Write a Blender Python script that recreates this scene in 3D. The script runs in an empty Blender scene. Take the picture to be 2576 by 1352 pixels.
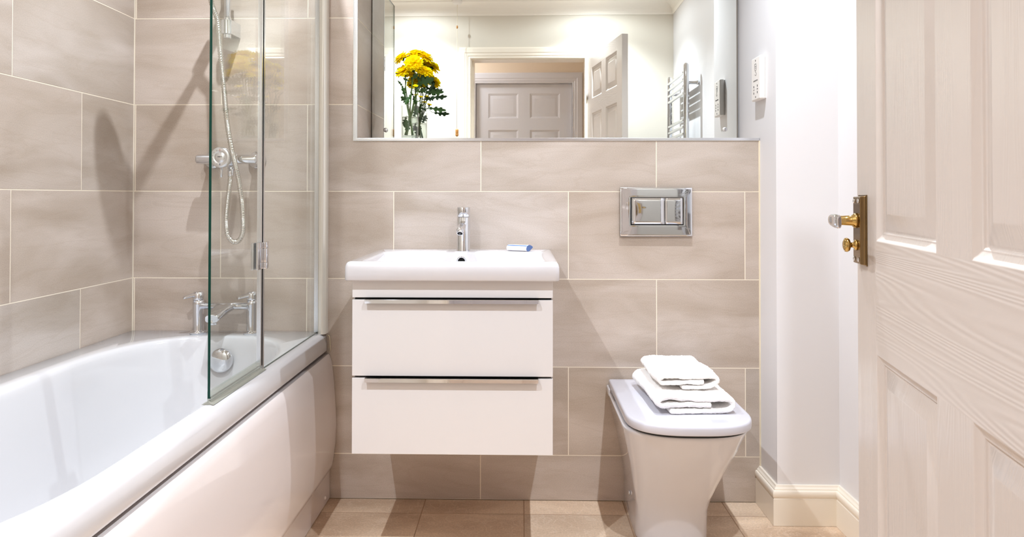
import bpy, bmesh, math, random
from math import sin, cos, pi, radians
from mathutils import Vector, Matrix, noise
random.seed(7)
S = bpy.context.scene
COL = S.collection
V = Vector

# ------------------------------------------------------------------ materials
def srgb(r, g, b):
    f = lambda c: (c / 255 / 12.92) if c / 255 <= .04045 else ((c / 255 + .055) / 1.055) ** 2.4
    return (f(r), f(g), f(b), 1)

def newmat(name):
    m = bpy.data.materials.new(name); m.use_nodes = True
    nt = m.node_tree; nt.nodes.clear()
    out = nt.nodes.new('ShaderNodeOutputMaterial')
    return m, nt, out

def N(nt, typ, **kw):
    n = nt.nodes.new(typ)
    for k, v in kw.items():
        if k.startswith('i_'):
            n.inputs[k[2:].replace('_', ' ')].default_value = v
        else:
            setattr(n, k, v)
    return n

def principled(name, col, rough=.4, metal=0, spec=.5, coat=0, bump=None, var=None, sheen=0, ior=1.45, sss=0):
    """bump=(scale,strength,detail,stretch) var=(scale,amount)"""
    m, nt, out = newmat(name)
    p = N(nt, 'ShaderNodeBsdfPrincipled')
    p.inputs['Base Color'].default_value = col
    p.inputs['Roughness'].default_value = rough
    p.inputs['Metallic'].default_value = metal
    p.inputs['Specular IOR Level'].default_value = spec
    p.inputs['IOR'].default_value = ior
    p.inputs['Coat Weight'].default_value = coat
    p.inputs['Coat Roughness'].default_value = .03
    p.inputs['Sheen Weight'].default_value = sheen
    if sss:
        p.inputs['Subsurface Weight'].default_value = sss
        p.inputs['Subsurface Scale'].default_value = .01
    nt.links.new(p.outputs[0], out.inputs[0])
    tc = N(nt, 'ShaderNodeTexCoord')
    if var:
        nz = N(nt, 'ShaderNodeTexNoise'); nz.inputs['Scale'].default_value = var[0]; nz.inputs['Detail'].default_value = 4
        nt.links.new(tc.outputs['Object'], nz.inputs['Vector'])
        mx = N(nt, 'ShaderNodeMix', data_type='RGBA')
        mx.inputs[6].default_value = tuple(c * (1 - var[1]) for c in col[:3]) + (1,)
        mx.inputs[7].default_value = tuple(min(1, c * (1 + var[1] * .5)) for c in col[:3]) + (1,)
        nt.links.new(nz.outputs['Fac'], mx.inputs[0]); nt.links.new(mx.outputs[2], p.inputs['Base Color'])
    if bump:
        nz = N(nt, 'ShaderNodeTexNoise'); nz.inputs['Scale'].default_value = bump[0]; nz.inputs['Detail'].default_value = bump[2]
        mp = N(nt, 'ShaderNodeMapping'); mp.inputs['Scale'].default_value = bump[3] if len(bump) > 3 else (1, 1, 1)
        nt.links.new(tc.outputs['Object'], mp.inputs[0]); nt.links.new(mp.outputs[0], nz.inputs['Vector'])
        b = N(nt, 'ShaderNodeBump'); b.inputs['Strength'].default_value = bump[1]; b.inputs['Distance'].default_value = .002
        nt.links.new(nz.outputs['Fac'], b.inputs['Height']); nt.links.new(b.outputs[0], p.inputs['Normal'])
    return m

def tile_mat(name, c_lo, c_hi, c_vein, rough, vein_scale, speck):
    """stone tile: UV carries metres along/up the wall plus a random shift per tile"""
    m, nt, out = newmat(name)
    L = nt.links.new
    p = N(nt, 'ShaderNodeBsdfPrincipled'); p.inputs['Roughness'].default_value = rough
    L(p.outputs[0], out.inputs[0])
    uv = N(nt, 'ShaderNodeUVMap', uv_map='UVMap')
    mp = N(nt, 'ShaderNodeMapping'); mp.inputs['Scale'].default_value = (1.0, 3.2, 1)
    L(uv.outputs[0], mp.inputs[0])
    n1 = N(nt, 'ShaderNodeTexNoise'); n1.inputs['Scale'].default_value = 2.2; n1.inputs['Detail'].default_value = 5; n1.inputs['Distortion'].default_value = .6
    L(mp.outputs[0], n1.inputs['Vector'])
    r1 = N(nt, 'ShaderNodeValToRGB'); r1.color_ramp.elements[0].position = .36; r1.color_ramp.elements[1].position = .66
    r1.color_ramp.elements[0].color = c_lo; r1.color_ramp.elements[1].color = c_hi
    L(n1.outputs['Fac'], r1.inputs[0])
    # thin wandering veins
    mp2 = N(nt, 'ShaderNodeMapping'); mp2.inputs['Scale'].default_value = (vein_scale[0], vein_scale[1], 1); mp2.inputs['Rotation'].default_value = (0, 0, .12)
    L(uv.outputs[0], mp2.inputs[0])
    n2 = N(nt, 'ShaderNodeTexNoise'); n2.inputs['Scale'].default_value = 3; n2.inputs['Detail'].default_value = 6; n2.inputs['Distortion'].default_value = 1.2
    L(mp2.outputs[0], n2.inputs['Vector'])
    r2 = N(nt, 'ShaderNodeValToRGB'); e = r2.color_ramp.elements
    e[0].position = .47; e[0].color = (0, 0, 0, 1); e[1].position = .53; e[1].color = (0, 0, 0, 1)
    k = e.new(.5); k.color = (1, 1, 1, 1)
    L(n2.outputs['Fac'], r2.inputs[0])
    mg = N(nt, 'ShaderNodeMath', operation='MULTIPLY'); L(r2.outputs[0], mg.inputs[0]); mg.inputs[1].default_value = vein_scale[2]
    mx = N(nt, 'ShaderNodeMix', data_type='RGBA'); L(mg.outputs[0], mx.inputs[0]); L(r1.outputs[0], mx.inputs[6]); mx.inputs[7].default_value = c_vein
    # speckle
    n3 = N(nt, 'ShaderNodeTexNoise'); n3.inputs['Scale'].default_value = speck[0]; n3.inputs['Detail'].default_value = 3
    L(uv.outputs[0], n3.inputs['Vector'])
    r3 = N(nt, 'ShaderNodeMapRange'); r3.inputs['From Min'].default_value = .3; r3.inputs['From Max'].default_value = .7
    r3.inputs['To Min'].default_value = 1 - speck[1]; r3.inputs['To Max'].default_value = 1 + speck[1]
    L(n3.outputs['Fac'], r3.inputs[0])
    # tile to tile tone
    vc = N(nt, 'ShaderNodeVertexColor', layer_name='tone')
    mm = N(nt, 'ShaderNodeMix', data_type='RGBA', blend_type='MULTIPLY'); mm.inputs[0].default_value = 1
    L(mx.outputs[2], mm.inputs[6]); L(vc.outputs[0], mm.inputs[7])
    vm = N(nt, 'ShaderNodeVectorMath', operation='SCALE'); L(mm.outputs[2], vm.inputs[0]); L(r3.outputs[0], vm.inputs['Scale'])
    L(vm.outputs[0], p.inputs['Base Color'])
    b = N(nt, 'ShaderNodeBump'); b.inputs['Strength'].default_value = speck[2]; b.inputs['Distance'].default_value = .001
    L(n3.outputs['Fac'], b.inputs['Height']); L(b.outputs[0], p.inputs['Normal'])
    return m

def wood_grain(name, col, horizontal, rough=.28):
    """painted moulded door skin: embossed grain running along local z (or local x)"""
    m, nt, out = newmat(name); L = nt.links.new
    p = N(nt, 'ShaderNodeBsdfPrincipled'); p.inputs['Base Color'].default_value = col; p.inputs['Roughness'].default_value = rough
    L(p.outputs[0], out.inputs[0])
    tc = N(nt, 'ShaderNodeTexCoord')
    mp = N(nt, 'ShaderNodeMapping')
    mp.inputs['Scale'].default_value = (.22, 1, 5) if horizontal else (6, 1, .30)
    L(tc.outputs['Object'], mp.inputs[0])
    n = N(nt, 'ShaderNodeTexNoise'); n.inputs['Scale'].default_value = 2.5; n.inputs['Detail'].default_value = 1.5; n.inputs['Distortion'].default_value = .2
    L(mp.outputs[0], n.inputs['Vector'])
    ml = N(nt, 'ShaderNodeMath', operation='MULTIPLY'); L(n.outputs['Fac'], ml.inputs[0]); ml.inputs[1].default_value = 230
    sn = N(nt, 'ShaderNodeMath', operation='SINE'); L(ml.outputs[0], sn.inputs[0])
    n2 = N(nt, 'ShaderNodeTexNoise'); n2.inputs['Scale'].default_value = 30; n2.inputs['Detail'].default_value = 4
    L(mp.outputs[0], n2.inputs['Vector'])
    ad = N(nt, 'ShaderNodeMath', operation='ADD'); L(sn.outputs[0], ad.inputs[0]); L(n2.outputs['Fac'], ad.inputs[1])
    b = N(nt, 'ShaderNodeBump'); b.inputs['Strength'].default_value = .10; b.inputs['Distance'].default_value = .0007
    L(ad.outputs[0], b.inputs['Height']); L(b.outputs[0], p.inputs['Normal'])
    return m

def thin_glass(name, tint, ior=1.5, rough=0.0, body=0.0):
    """clear sheet: see-through with a Fresnel reflection at both of its faces"""
    m, nt, out = newmat(name); L = nt.links.new
    t = N(nt, 'ShaderNodeBsdfTransparent'); t.inputs[0].default_value = tint
    g = N(nt, 'ShaderNodeBsdfGlossy'); g.inputs['Roughness'].default_value = rough
    # Schlick reflectance, the same from either side of the sheet
    lw = N(nt, 'ShaderNodeLayerWeight'); lw.inputs['Blend'].default_value = .5
    pw = N(nt, 'ShaderNodeMath', operation='POWER'); L(lw.outputs['Facing'], pw.inputs[0]); pw.inputs[1].default_value = 5
    f0 = ((ior - 1) / (ior + 1)) ** 2
    fr = N(nt, 'ShaderNodeMath', operation='MULTIPLY_ADD'); L(pw.outputs[0], fr.inputs[0]); fr.inputs[1].default_value = 1 - f0; fr.inputs[2].default_value = f0
    mx = N(nt, 'ShaderNodeMixShader'); L(fr.outputs[0], mx.inputs[0]); L(t.outputs[0], mx.inputs[1]); L(g.outputs[0], mx.inputs[2])
    if body:
        d = N(nt, 'ShaderNodeBsdfDiffuse'); d.inputs[0].default_value = tint
        m2 = N(nt, 'ShaderNodeMixShader'); m2.inputs[0].default_value = body
        L(mx.outputs[0], m2.inputs[1]); L(d.outputs[0], m2.inputs[2]); L(m2.outputs[0], out.inputs[0])
    else:
        L(mx.outputs[0], out.inputs[0])
    return m

def emission(name, col, k):
    m, nt, out = newmat(name)
    e = N(nt, 'ShaderNodeEmission'); e.inputs[0].default_value = col; e.inputs[1].default_value = k
    nt.links.new(e.outputs[0], out.inputs[0]); return m

M = {}
M['wall_tile'] = tile_mat('wall_tile', srgb(173, 158, 144), srgb(197, 184, 174), srgb(160, 140, 120), .34, (.7, 4.0, .15), (330, .085, .08))
M['floor_tile'] = tile_mat('floor_tile', srgb(188, 161, 136), srgb(220, 196, 170), srgb(228, 210, 190), .42, (5, 6, .35), (170, .12, .25))
M['grout'] = principled('grout', srgb(236, 226, 208), .8, bump=(300, .2, 2))
M['floor_grout'] = principled('floor_grout', srgb(168, 140, 116), .85, bump=(300, .2, 2), var=(9, .3))
M['paint'] = principled('wall_paint', srgb(216, 210, 198), .55, bump=(70, .05, 3))
M['paint_right'] = principled('paint_right', srgb(223, 221, 222), .5, bump=(60, .06, 3))
M['ceiling'] = principled('ceiling_paint', srgb(240, 235, 226), .7, bump=(80, .05, 3))
M['hall_paint'] = principled('hall_paint', srgb(226, 210, 190), .7, bump=(70, .05, 3))
M['gloss'] = principled('gloss_trim', srgb(236, 228, 214), .22, bump=(25, .04, 2))
M['hall_gloss'] = principled('hall_gloss', srgb(214, 214, 220), .3, bump=(25, .04, 2))
M['door_v'] = wood_grain('door_skin_upright', srgb(196, 187, 180), False)
M['door_h'] = wood_grain('door_skin_level', srgb(196, 187, 180), True)
M['hdoor_v'] = wood_grain('hall_door_skin_upright', srgb(214, 214, 220), False)
M['hdoor_h'] = wood_grain('hall_door_skin_level', srgb(214, 214, 220), True)
M['ceramic'] = principled('ceramic', srgb(204, 202, 205), .07, coat=.5)
M['acrylic'] = principled('acrylic', srgb(204, 203, 205), .1, coat=.3)
M['panel'] = principled('bath_panel_plastic', srgb(222, 214, 212), .1, coat=.4)
M['lacquer'] = principled('white_lacquer', srgb(213, 210, 210), .16, coat=.3)
M['lid_and_gap_shadow'] = principled('seat_plastic', srgb(196, 195, 203), .14, coat=.2)
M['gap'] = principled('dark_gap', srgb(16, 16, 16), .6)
M['chrome'] = principled('chrome', srgb(222, 224, 228), .04, metal=1)
M['satin'] = principled('satin_aluminium', srgb(226, 228, 232), .24, metal=1)
M['hose'] = principled('hose_chrome', srgb(206, 204, 196), .16, metal=1)
M['white_profile'] = principled('profile_enamel', srgb(222, 218, 208), .25, metal=.4)
M['mirror'] = principled('mirror_silver', (.90, .935, .905, 1), .0, metal=1)
M['mirror_edge'] = principled('mirror_edge', srgb(70, 74, 68), .2, metal=.6)
M['glass'] = thin_glass('screen_glass', (.972, .988, .975, 1))
M['glass_edge'] = principled('glass_edge', srgb(0, 50, 40), .25, spec=.3)
M['pvc'] = thin_glass('clear_pvc', (.93, .95, .93, 1), body=.12)
M['pvc_grey'] = principled('grey_pvc', srgb(146, 146, 136), .3)
M['vase'] = thin_glass('vase_glass', (.955, .97, .955, 1), ior=1.52)
M['vase_base'] = thin_glass('vase_base_glass', (.86, .9, .87, 1), ior=1.52, body=.1)
M['water'] = thin_glass('water', (.985, .99, .982, 1), ior=1.33)
M['brass'] = principled('brass', srgb(196, 166, 104), .1, metal=1)
M['bronze'] = principled('aged_brass', srgb(140, 116, 80), .12, metal=1)
M['white_plastic'] = principled('white_plastic', srgb(236, 232, 228), .3)
M['cord'] = principled('cord', srgb(226, 214, 190), .8)
M['wood'] = principled('toggle_wood', srgb(196, 140, 76), .45, var=(60, .35))
M['ink'] = principled('printed_ink', srgb(84, 80, 78), .5)
M['red_ink'] = principled('red_ink', srgb(170, 60, 60), .5)
M['blue_ink'] = principled('blue_ink', srgb(36, 44, 92), .5)
M['soap_white'] = principled('soap_wrapper', srgb(244, 244, 248), .2)
M['soap_blue'] = principled('soap_blue', srgb(72, 104, 160), .35, bump=(900, .2, 2))
M['stripe'] = principled('soap_stripe', srgb(22, 100, 186), .3)
M['petal'] = principled('petal_yellow', srgb(255, 240, 40), .6)
M['petal_deep'] = principled('petal_centre', srgb(255, 222, 14), .6)
M['leaf'] = principled('leaf_green', srgb(40, 78, 24), .5, var=(60, .4))
M['stem'] = principled('stem_green', srgb(76, 104, 44), .5)
M['silicone'] = principled('aged_sealant', srgb(226, 214, 188), .5, var=(12, .25))
M['lens'] = emission('lamp_lens', (1, .93, .84, 1), 60)

def petal_mat(name, col):
    m, nt, out = newmat(name); L = nt.links.new
    p = N(nt, 'ShaderNodeBsdfDiffuse'); p.inputs[0].default_value = col
    t = N(nt, 'ShaderNodeBsdfTranslucent'); t.inputs[0].default_value = col
    mx = N(nt, 'ShaderNodeMixShader'); mx.inputs[0].default_value = .42
    L(p.outputs[0], mx.inputs[1]); L(t.outputs[0], mx.inputs[2]); L(mx.outputs[0], out.inputs[0]); return m
M['petal'] = petal_mat('petal_yellow', srgb(255, 242, 30)); M['petal_deep'] = petal_mat('petal_centre', srgb(255, 230, 10))
def towel_mat():
    m, nt, out = newmat('towel'); L = nt.links.new
    p = N(nt, 'ShaderNodeBsdfPrincipled'); p.inputs['Base Color'].default_value = srgb(246, 243, 240); p.inputs['Roughness'].default_value = .95
    p.inputs['Sheen Weight'].default_value = .3
    L(p.outputs[0], out.inputs[0])
    tc = N(nt, 'ShaderNodeTexCoord')
    v = N(nt, 'ShaderNodeTexNoise'); v.inputs['Scale'].default_value = 420; v.inputs['Detail'].default_value = 3
    L(tc.outputs['Object'], v.inputs['Vector'])
    b = N(nt, 'ShaderNodeBump'); b.inputs['Strength'].default_value = .55; b.inputs['Distance'].default_value = .003
    L(v.outputs['Fac'], b.inputs['Height']); L(b.outputs[0], p.inputs['Normal'])
    return m
M['towel'] = towel_mat()

# ------------------------------------------------------------------ mesh helper
class MB:
    def __init__(s): s.v = []; s.f = []; s.m = []; s.sm = []
    def add(s, vs, fs, mi=0, smooth=False):
        o = len(s.v); s.v += [V(x) for x in vs]
        for f in fs: s.f.append([i + o for i in f]); s.m.append(mi); s.sm.append(smooth)
        return s
    def box(s, x0, x1, y0, y1, z0, z1, mi=0):
        vs = [(x0, y0, z0), (x1, y0, z0), (x1, y1, z0), (x0, y1, z0), (x0, y0, z1), (x1, y0, z1), (x1, y1, z1), (x0, y1, z1)]
        return s.add(vs, [(0, 3, 2, 1), (4, 5, 6, 7), (0, 1, 5, 4), (1, 2, 6, 5), (2, 3, 7, 6), (3, 0, 4, 7)], mi)
    def rings(s, rings, cap0=True, cap1=True, closed=True, mi=0, smooth=True):
        n = len(rings[0]); vs = [p for r in rings for p in r]; fs = []
        for a in range(len(rings) - 1):
            for i in range(n if closed else n - 1):
                j = (i + 1) % n
                fs.append((a * n + i, a * n + j, (a + 1) * n + j, (a + 1) * n + i))
        s.add(vs, fs, mi, smooth)
        o = len(s.v) - len(vs)
        if cap0: s.f.append([o + i for i in range(n)][::-1]); s.m.append(mi); s.sm.append(False)
        if cap1: s.f.append([o + (len(rings) - 1) * n + i for i in range(n)]); s.m.append(mi); s.sm.append(False)
        return s
    def tube(s, pts, r, n=16, mi=0, cap=True, smooth=True):
        pts = [V(p) for p in pts]; rs = r if isinstance(r, (list, tuple)) else [r] * len(pts)
        rings = []; up = None
        for i, p in enumerate(pts):
            t = (pts[min(i + 1, len(pts) - 1)] - pts[max(i - 1, 0)]).normalized()
            if up is None:
                up = t.orthogonal().normalized()
            up = (up - t * up.dot(t)).normalized(); w = t.cross(up)
            rings.append([p + (up * cos(2 * pi * k / n) + w * sin(2 * pi * k / n)) * rs[i] for k in range(n)])
        return s.rings(rings, cap, cap, True, mi, smooth)
    def lathe(s, prof, c=(0, 0, 0), axis='z', n=32, mi=0, smooth=True, cap=True):
        """prof: list of (r, h) along axis"""
        c = V(c); rings = []
        for r, h in prof:
            ring = []
            for k in range(n):
                a = 2 * pi * k / n
                if axis == 'z': q = V((r * cos(a), r * sin(a), h))
                elif axis == 'y': q = V((r * cos(a), h, r * sin(a)))
                else: q = V((h, r * cos(a), r * sin(a)))
                ring.append(c + q)
            rings.append(ring)
        return s.rings(rings, cap, cap, True, mi, smooth)
    def mesh(s, name, mats, recalc=True):
        me = bpy.data.meshes.new(name); me.from_pydata([tuple(p) for p in s.v], [], s.f)
        for m in mats: me.materials.append(m)
        for p, mi, sm in zip(me.polygons, s.m, s.sm): p.material_index = mi; p.use_smooth = sm
        if recalc:
            bm = bmesh.new(); bm.from_mesh(me); bmesh.ops.recalc_face_normals(bm, faces=bm.faces); bm.to_mesh(me); bm.free()
        me.update(); return me
    def build(s, name, mats, parent=None, bevel=0, seg=3, sub=0, recalc=True, smooth_angle=None):
        if not isinstance(mats, (list, tuple)): mats = [mats]
        o = bpy.data.objects.new(name, s.mesh(name, mats, recalc)); COL.objects.link(o)
        if parent is not None: o.parent = parent; o.matrix_parent_inverse = parent_inv(parent)
        if bevel:
            b = o.modifiers.new('bevel', 'BEVEL'); b.width = bevel; b.segments = seg; b.limit_method = 'ANGLE'; b.angle_limit = radians(40); b.harden_normals = False
            for p in o.data.polygons: p.use_smooth = True
            w = o.modifiers.new('wn', 'WEIGHTED_NORMAL'); w.keep_sharp = True
        if sub:
            b = o.modifiers.new('sub', 'SUBSURF'); b.levels = sub; b.render_levels = sub
        return o

LOC = {}
def parent_inv(p):
    m = Matrix.Identity(4); q = p
    while q is not None:
        m = Matrix.LocRotScale(q.location, q.rotation_euler, q.scale) @ q.matrix_parent_inverse.inverted().inverted() @ Matrix.Identity(4) if False else local_world(q); break
    return m.inverted()
def local_world(o):
    b = Matrix.LocRotScale(o.location, o.rotation_euler, o.scale)
    if o.parent is not None: return local_world(o.parent) @ o.matrix_parent_inverse @ b
    return b

def tag(o, label, cat=None, group=None, kind=None):
    o['label'] = label
    if cat: o['category'] = cat
    if group: o['group'] = group
    if kind: o['kind'] = kind
    return o
def thing(name, label, cat, loc, rz=0, group=None):
    o = bpy.data.objects.new(name, None); COL.objects.link(o); o.location = loc; o.rotation_euler = (0, 0, rz)
    o.empty_display_size = .05
    return tag(o, label, cat, group)
def struct(o, label): o['kind'] = 'structure'; o['label'] = label; return o

def text_mesh(name, txt, size, mat, matrix, parent, extrude=.0002, label=None):
    cu = bpy.data.curves.new(name, 'FONT'); cu.body = txt; cu.size = size; cu.align_x = 'CENTER'; cu.align_y = 'CENTER'; cu.extrude = extrude
    tmp = bpy.data.objects.new(name + '_t', cu); COL.objects.link(tmp)
    dg = bpy.context.evaluated_depsgraph_get(); dg.update()
    me = bpy.data.meshes.new_from_object(tmp.evaluated_get(dg)); bpy.data.objects.remove(tmp)
    me.transform(matrix); me.materials.clear(); me.materials.append(mat)
    o = bpy.data.objects.new(name, me); COL.objects.link(o)
    o.parent = parent; o.matrix_parent_inverse = parent_inv(parent)
    if label: o['label'] = label
    return o

def sstep(a, b, x):
    t = max(0, min(1, (x - a) / (b - a))); return t * t * (3 - 2 * t)

# ------------------------------------------------------------------ camera (fitted to the tile grid)
CX = 1.046
cam_d = bpy.data.cameras.new('camera'); cam = bpy.data.objects.new('camera', cam_d); COL.objects.link(cam)
F = 1792.13; cam_d.sensor_width = 36; cam_d.sensor_fit = 'HORIZONTAL'; cam_d.lens = F * 36 / 2576
cam_d.shift_x = (1288 - 1274.67) / 2576; cam_d.shift_y = -(676 - 471.5) / 2576
cam_d.clip_start = .02
yaw, pit, rol = .020705, .012698, .0010051
cam.matrix_world = Matrix.Translation((0, 0, CX)) @ Matrix.Rotation(yaw, 4, 'Z') @ Matrix.Rotation(pi / 2 + pit, 4, 'X') @ Matrix.Rotation(rol, 4, 'Z')
S.camera = cam

# ------------------------------------------------------------------ setting
W = 2.467          # tiled face of the back wall
XL = -1.358        # left wall
XP = .82           # pier beside the basin wall
XR = 1.018         # right wall
YP = 2.311         # front of the pier
YR = .42           # doorway wall
H = 2.40
ZR, P = 1.0629, .303
ZL = 1.2385        # top edge of the tiling under the shelf
GR = .0030

def tiles(name, mapf, polys, extra, mat, gmat, seed, tone=.05, depth=.0004):
    """one mesh: grout sheet quads (extra) + raised tile faces (polys in u,v metres)"""
    rnd = random.Random(seed)
    me = bpy.data.meshes.new(name); bm = bmesh.new()
    uvl = bm.loops.layers.uv.new('UVMap'); cl = bm.loops.layers.color.new('tone')
    for quad in extra:
        f = bm.faces.new([bm.verts.new(mapf(u, v, 0)) for u, v in quad]); f.material_index = 1
    for poly in polys:
        n = len(poly); top = [bm.verts.new(mapf(u, v, depth)) for u, v in poly]; bot = [bm.verts.new(mapf(u, v, 0)) for u, v in poly]
        fs = [bm.faces.new(top)]
        for i in range(n):
            fs.append(bm.faces.new((bot[i], bot[(i + 1) % n], top[(i + 1) % n], top[i])))
        ou, ov = rnd.uniform(-20, 20), rnd.uniform(-20, 20); t = 1 + rnd.uniform(-tone, tone)
        w = rnd.uniform(-.012, .012)
        for f in fs:
            f.material_index = 0
            for lp in f.loops:
                i = (top.index(lp.vert) if lp.vert in top else bot.index(lp.vert))
                lp[uvl].uv = (poly[i][0] + ou, poly[i][1] + ov); lp[cl] = (t + w, t, t - w, 1)
    bm.to_mesh(me); bm.free(); me.materials.append(mat); me.materials.append(gmat)
    o = bpy.data.objects.new(name, me); COL.objects.link(o); return o

def rect(u0, u1, v0, v1): return [(u0, v0), (u1, v0), (u1, v1), (u0, v1)]
g = GR / 2
def brick_rows(u0, u1, v0, v1, even0, odd0, k0=-4, k1=5):
    """row k spans ZR+k*P .. ZR+(k+1)*P; even0 = joint in row -1 (and every second row)"""
    out = []
    for k in range(k0, k1):
        a, b = ZR + k * P, ZR + (k + 1) * P
        a2, b2 = max(a, v0), min(b, v1)
        if b2 - a2 < .004: continue
        j0 = even0 if k % 2 else odd0
        n0 = math.floor((u0 - j0) / (2 * P))
        for n in range(n0, n0 + 8):
            c, d = j0 + n * 2 * P, j0 + (n + 1) * 2 * P
            c2, d2 = max(c, u0), min(d, u1)
            if d2 - c2 < .004: continue
            out.append(rect(c2 + g, d2 - g, a2 + g, b2 - g))
    return out
J0 = -.4437
low = brick_rows(XL, XP - .003, 0, ZL, J0, J0 + P, -4, 0) 
# notched tile course that runs past the recess corner
XE = -.5865
up = brick_rows(XL, XE, ZR, H, J0, J0 + P, 0, 5)
row0 = brick_rows(XL, XP - .003, ZR, ZL, J0, J0 + P, 0, 1)
up = [t for t in up if not (abs(t[0][1] - (ZR + g)) < 1e-4 and abs(t[1][0] - (XE - g)) < 1e-3)]
row0 = [t for t in row0 if t[0][0] > J0 + P - .01 - 0 or t[0][0] > 0]
nx0 = J0 - P + g; nx1 = J0 + P - g
notch = [(nx0, ZR + g), (nx1, ZR + g), (nx1, ZL - g), (XE - g, ZL - g), (XE - g, ZR + P - g), (nx0, ZR + P - g)]
row0 = [t for t in row0 if t[0][0] > nx1]
bw = tiles('wall_back', lambda u, v, d: (u, W + .0012 - d, v), low + up + row0 + [notch],
           [rect(XL, XP, 0, ZL), rect(XL, XE, ZL, H)], M['wall_tile'], M['grout'], 3)
struct(bw, 'beige stone effect tiled wall behind basin, toilet and bath end')
A = W - .2949
lw = tiles('wall_left', lambda u, v, d: (XL - .0012 + d, u, v), brick_rows(YR, W - .0015, 0, H, A - P, A, -4, 5),
           [rect(YR, W, 0, H)], M['wall_tile'], M['grout'], 11)
struct(lw, 'beige stone effect tiled wall along the bath')
# recess over the basin: shelf, tiled side, painted back
mb = MB().box(-.575, XP, 2.715, 2.80, ZL - .02, H)
rb = struct(mb.build('wall_recess', M['paint']), 'painted back of the mirror recess')
rt = tiles('wall_recess_side', lambda u, v, d: (-.5725 - .0012 + d, u, v), brick_rows(W + .004, 2.7148, ZL, H, W + .9, W + 1.2, 0, 5),
           [rect(W, 2.715, ZL, H)], M['wall_tile'], M['grout'], 19)
struct(rt, 'tiled left cheek of the mirror recess')
sh = tiles('trim_shelf', lambda u, v, d: (u, v, ZL + .008 + d), [rect(-.572, -.05, W + .004, 2.714), rect(-.046, XP - .002, W + .004, 2.714)],
           [rect(-.572, XP, W, 2.715)], M['wall_tile'], M['grout'], 23)
struct(sh, 'tiled shelf top under the mirror')
MB().box(-.57, XP, W + .003, 2.714, ZL - .02, ZL + .0078).build('shelf_bed', M['grout'], sh)
t1 = MB(); _w = .0145; _lp = [(XE, ZL), (XP - .001, ZL), (XP - .001, ZL + .0098), (XE + _w, ZL + .0098), (XE + _w, H), (XE, H)]
_r = [[V((u, y, v)) for u, v in _lp] for y in (W - .0015, W + .004)]
t1.rings(_r, True, True, True, 0, False)
struct(t1.build('trim_1', M['satin'], bevel=.0008, seg=2), 'brushed metal tile trim framing the mirror recess')
t1b = MB().box(XP - .003, XP + .0005, W - .002, W + .004, 0, ZL)
struct(t1b.build('trim_2', M['silicone']), 'aged sealant bead between tiles and painted pier')

# floor
fp = []; fj, fy = .009, 2.358; FP = .3385
for i in range(-5, 5):
    for j in range(-2, 11):
        x0, x1 = fj + i * FP, fj + (i + 1) * FP; y1, y0 = fy - (j - 1) * FP, fy - j * FP
        x0, x1, y0, y1 = max(x0, XL), min(x1, XR), max(y0, -.62), min(y1, W)
        if x1 - x0 > .01 and y1 - y0 > .01: fp.append(rect(x0 + .0015, x1 - .0015, y0 + .0015, y1 - .0015))
fl = tiles('floor', lambda u, v, d: (u, v, d - .0012), fp, [rect(XL, XR, -.64, W)], M['floor_tile'], M['floor_grout'], 5, tone=.04)
struct(fl, 'square terracotta beige stone floor tiles')
MB().box(-1.5, 1.2, -.75, 2.6, -.05, -.003).build('floor_base', M['floor_grout'], fl)

# right side walls
mb = MB().rings([[V((u, v, z)) for u, v in ((XP, 2.80), (XP, YP), (XR, YP), (XR, YR - .12), (XR + .1, YR - .12), (XR + .1, 2.80))] for z in (0, H)], True, True, True, 0, False)
wr = struct(mb.build('wall_right', M['paint_right']), 'white painted wall with boxed pier beside the toilet')
OX0, OX1, OZ = -.405, .412, 2.016
mb = MB().box(XL - .1, OX0, YR - .12, YR, 0, H).box(OX1, XR, YR - .12, YR, 0, H).box(OX0, OX1, YR - .12, YR, OZ, H)
struct(mb.build('wall_rear', M['paint']), 'white painted wall with the doorway, seen in the mirror')
mb = MB().box(XL - .1, XL - .0015, YR - .12, 2.80, 0, H)
mb.box(XL - .1, -.5745, W + .0014, 2.80, 0, H); mb.box(-.5745, XP, W + .0014, 2.80, 0, ZL - .02)
struct(mb.build('wall_core', M['paint']), 'masonry behind the tiling')
mb = MB().box(XL - .1, XR + .1, -.72, 2.80, H, H + .08)
struct(mb.build('ceiling', M['ceiling']), 'white ceiling')

# coving (quarter hollow) along rear and right wall
def sweep(path, prof, name, mat, normals_in):
    """prof: list of (out, z); path: list of (x,y) with inward normals per segment; mitred"""
    mbx = MB(); rings = []
    n = len(path)
    for i, p in enumerate(path):
        a = V(normals_in[max(i - 1, 0)]); b = V(normals_in[min(i, n - 2)])
        m = (a + b); m = m / (1 + a.dot(b)) if (1 + a.dot(b)) > .01 else a
        rings.append([V((p[0] + m.x * o, p[1] + m.y * o, z)) for o, z in prof])
    mbx.rings(rings, True, True, True, 0, False)
    return mbx.build(name, mat)
cprof = [(0, H), (.085, H), (.08, H - .008)] + [(.085 - .075 * sin(t), H - .01 - .07 * (1 - cos(t))) for t in [i * pi / 16 for i in range(1, 9)]] + [(.006, H - .088), (0, H - .088)]
cv = sweep([(XP, 2.71), (XP, YP), (XR, YP), (XR, YR), (XL, YR)], cprof, 'trim_coving', M['ceiling'], [(-1, 0), (0, -1), (-1, 0), (0, 1)])
struct(cv, 'white plaster coving where walls meet the ceiling')
for p in cv.data.polygons: p.use_smooth = False
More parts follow.
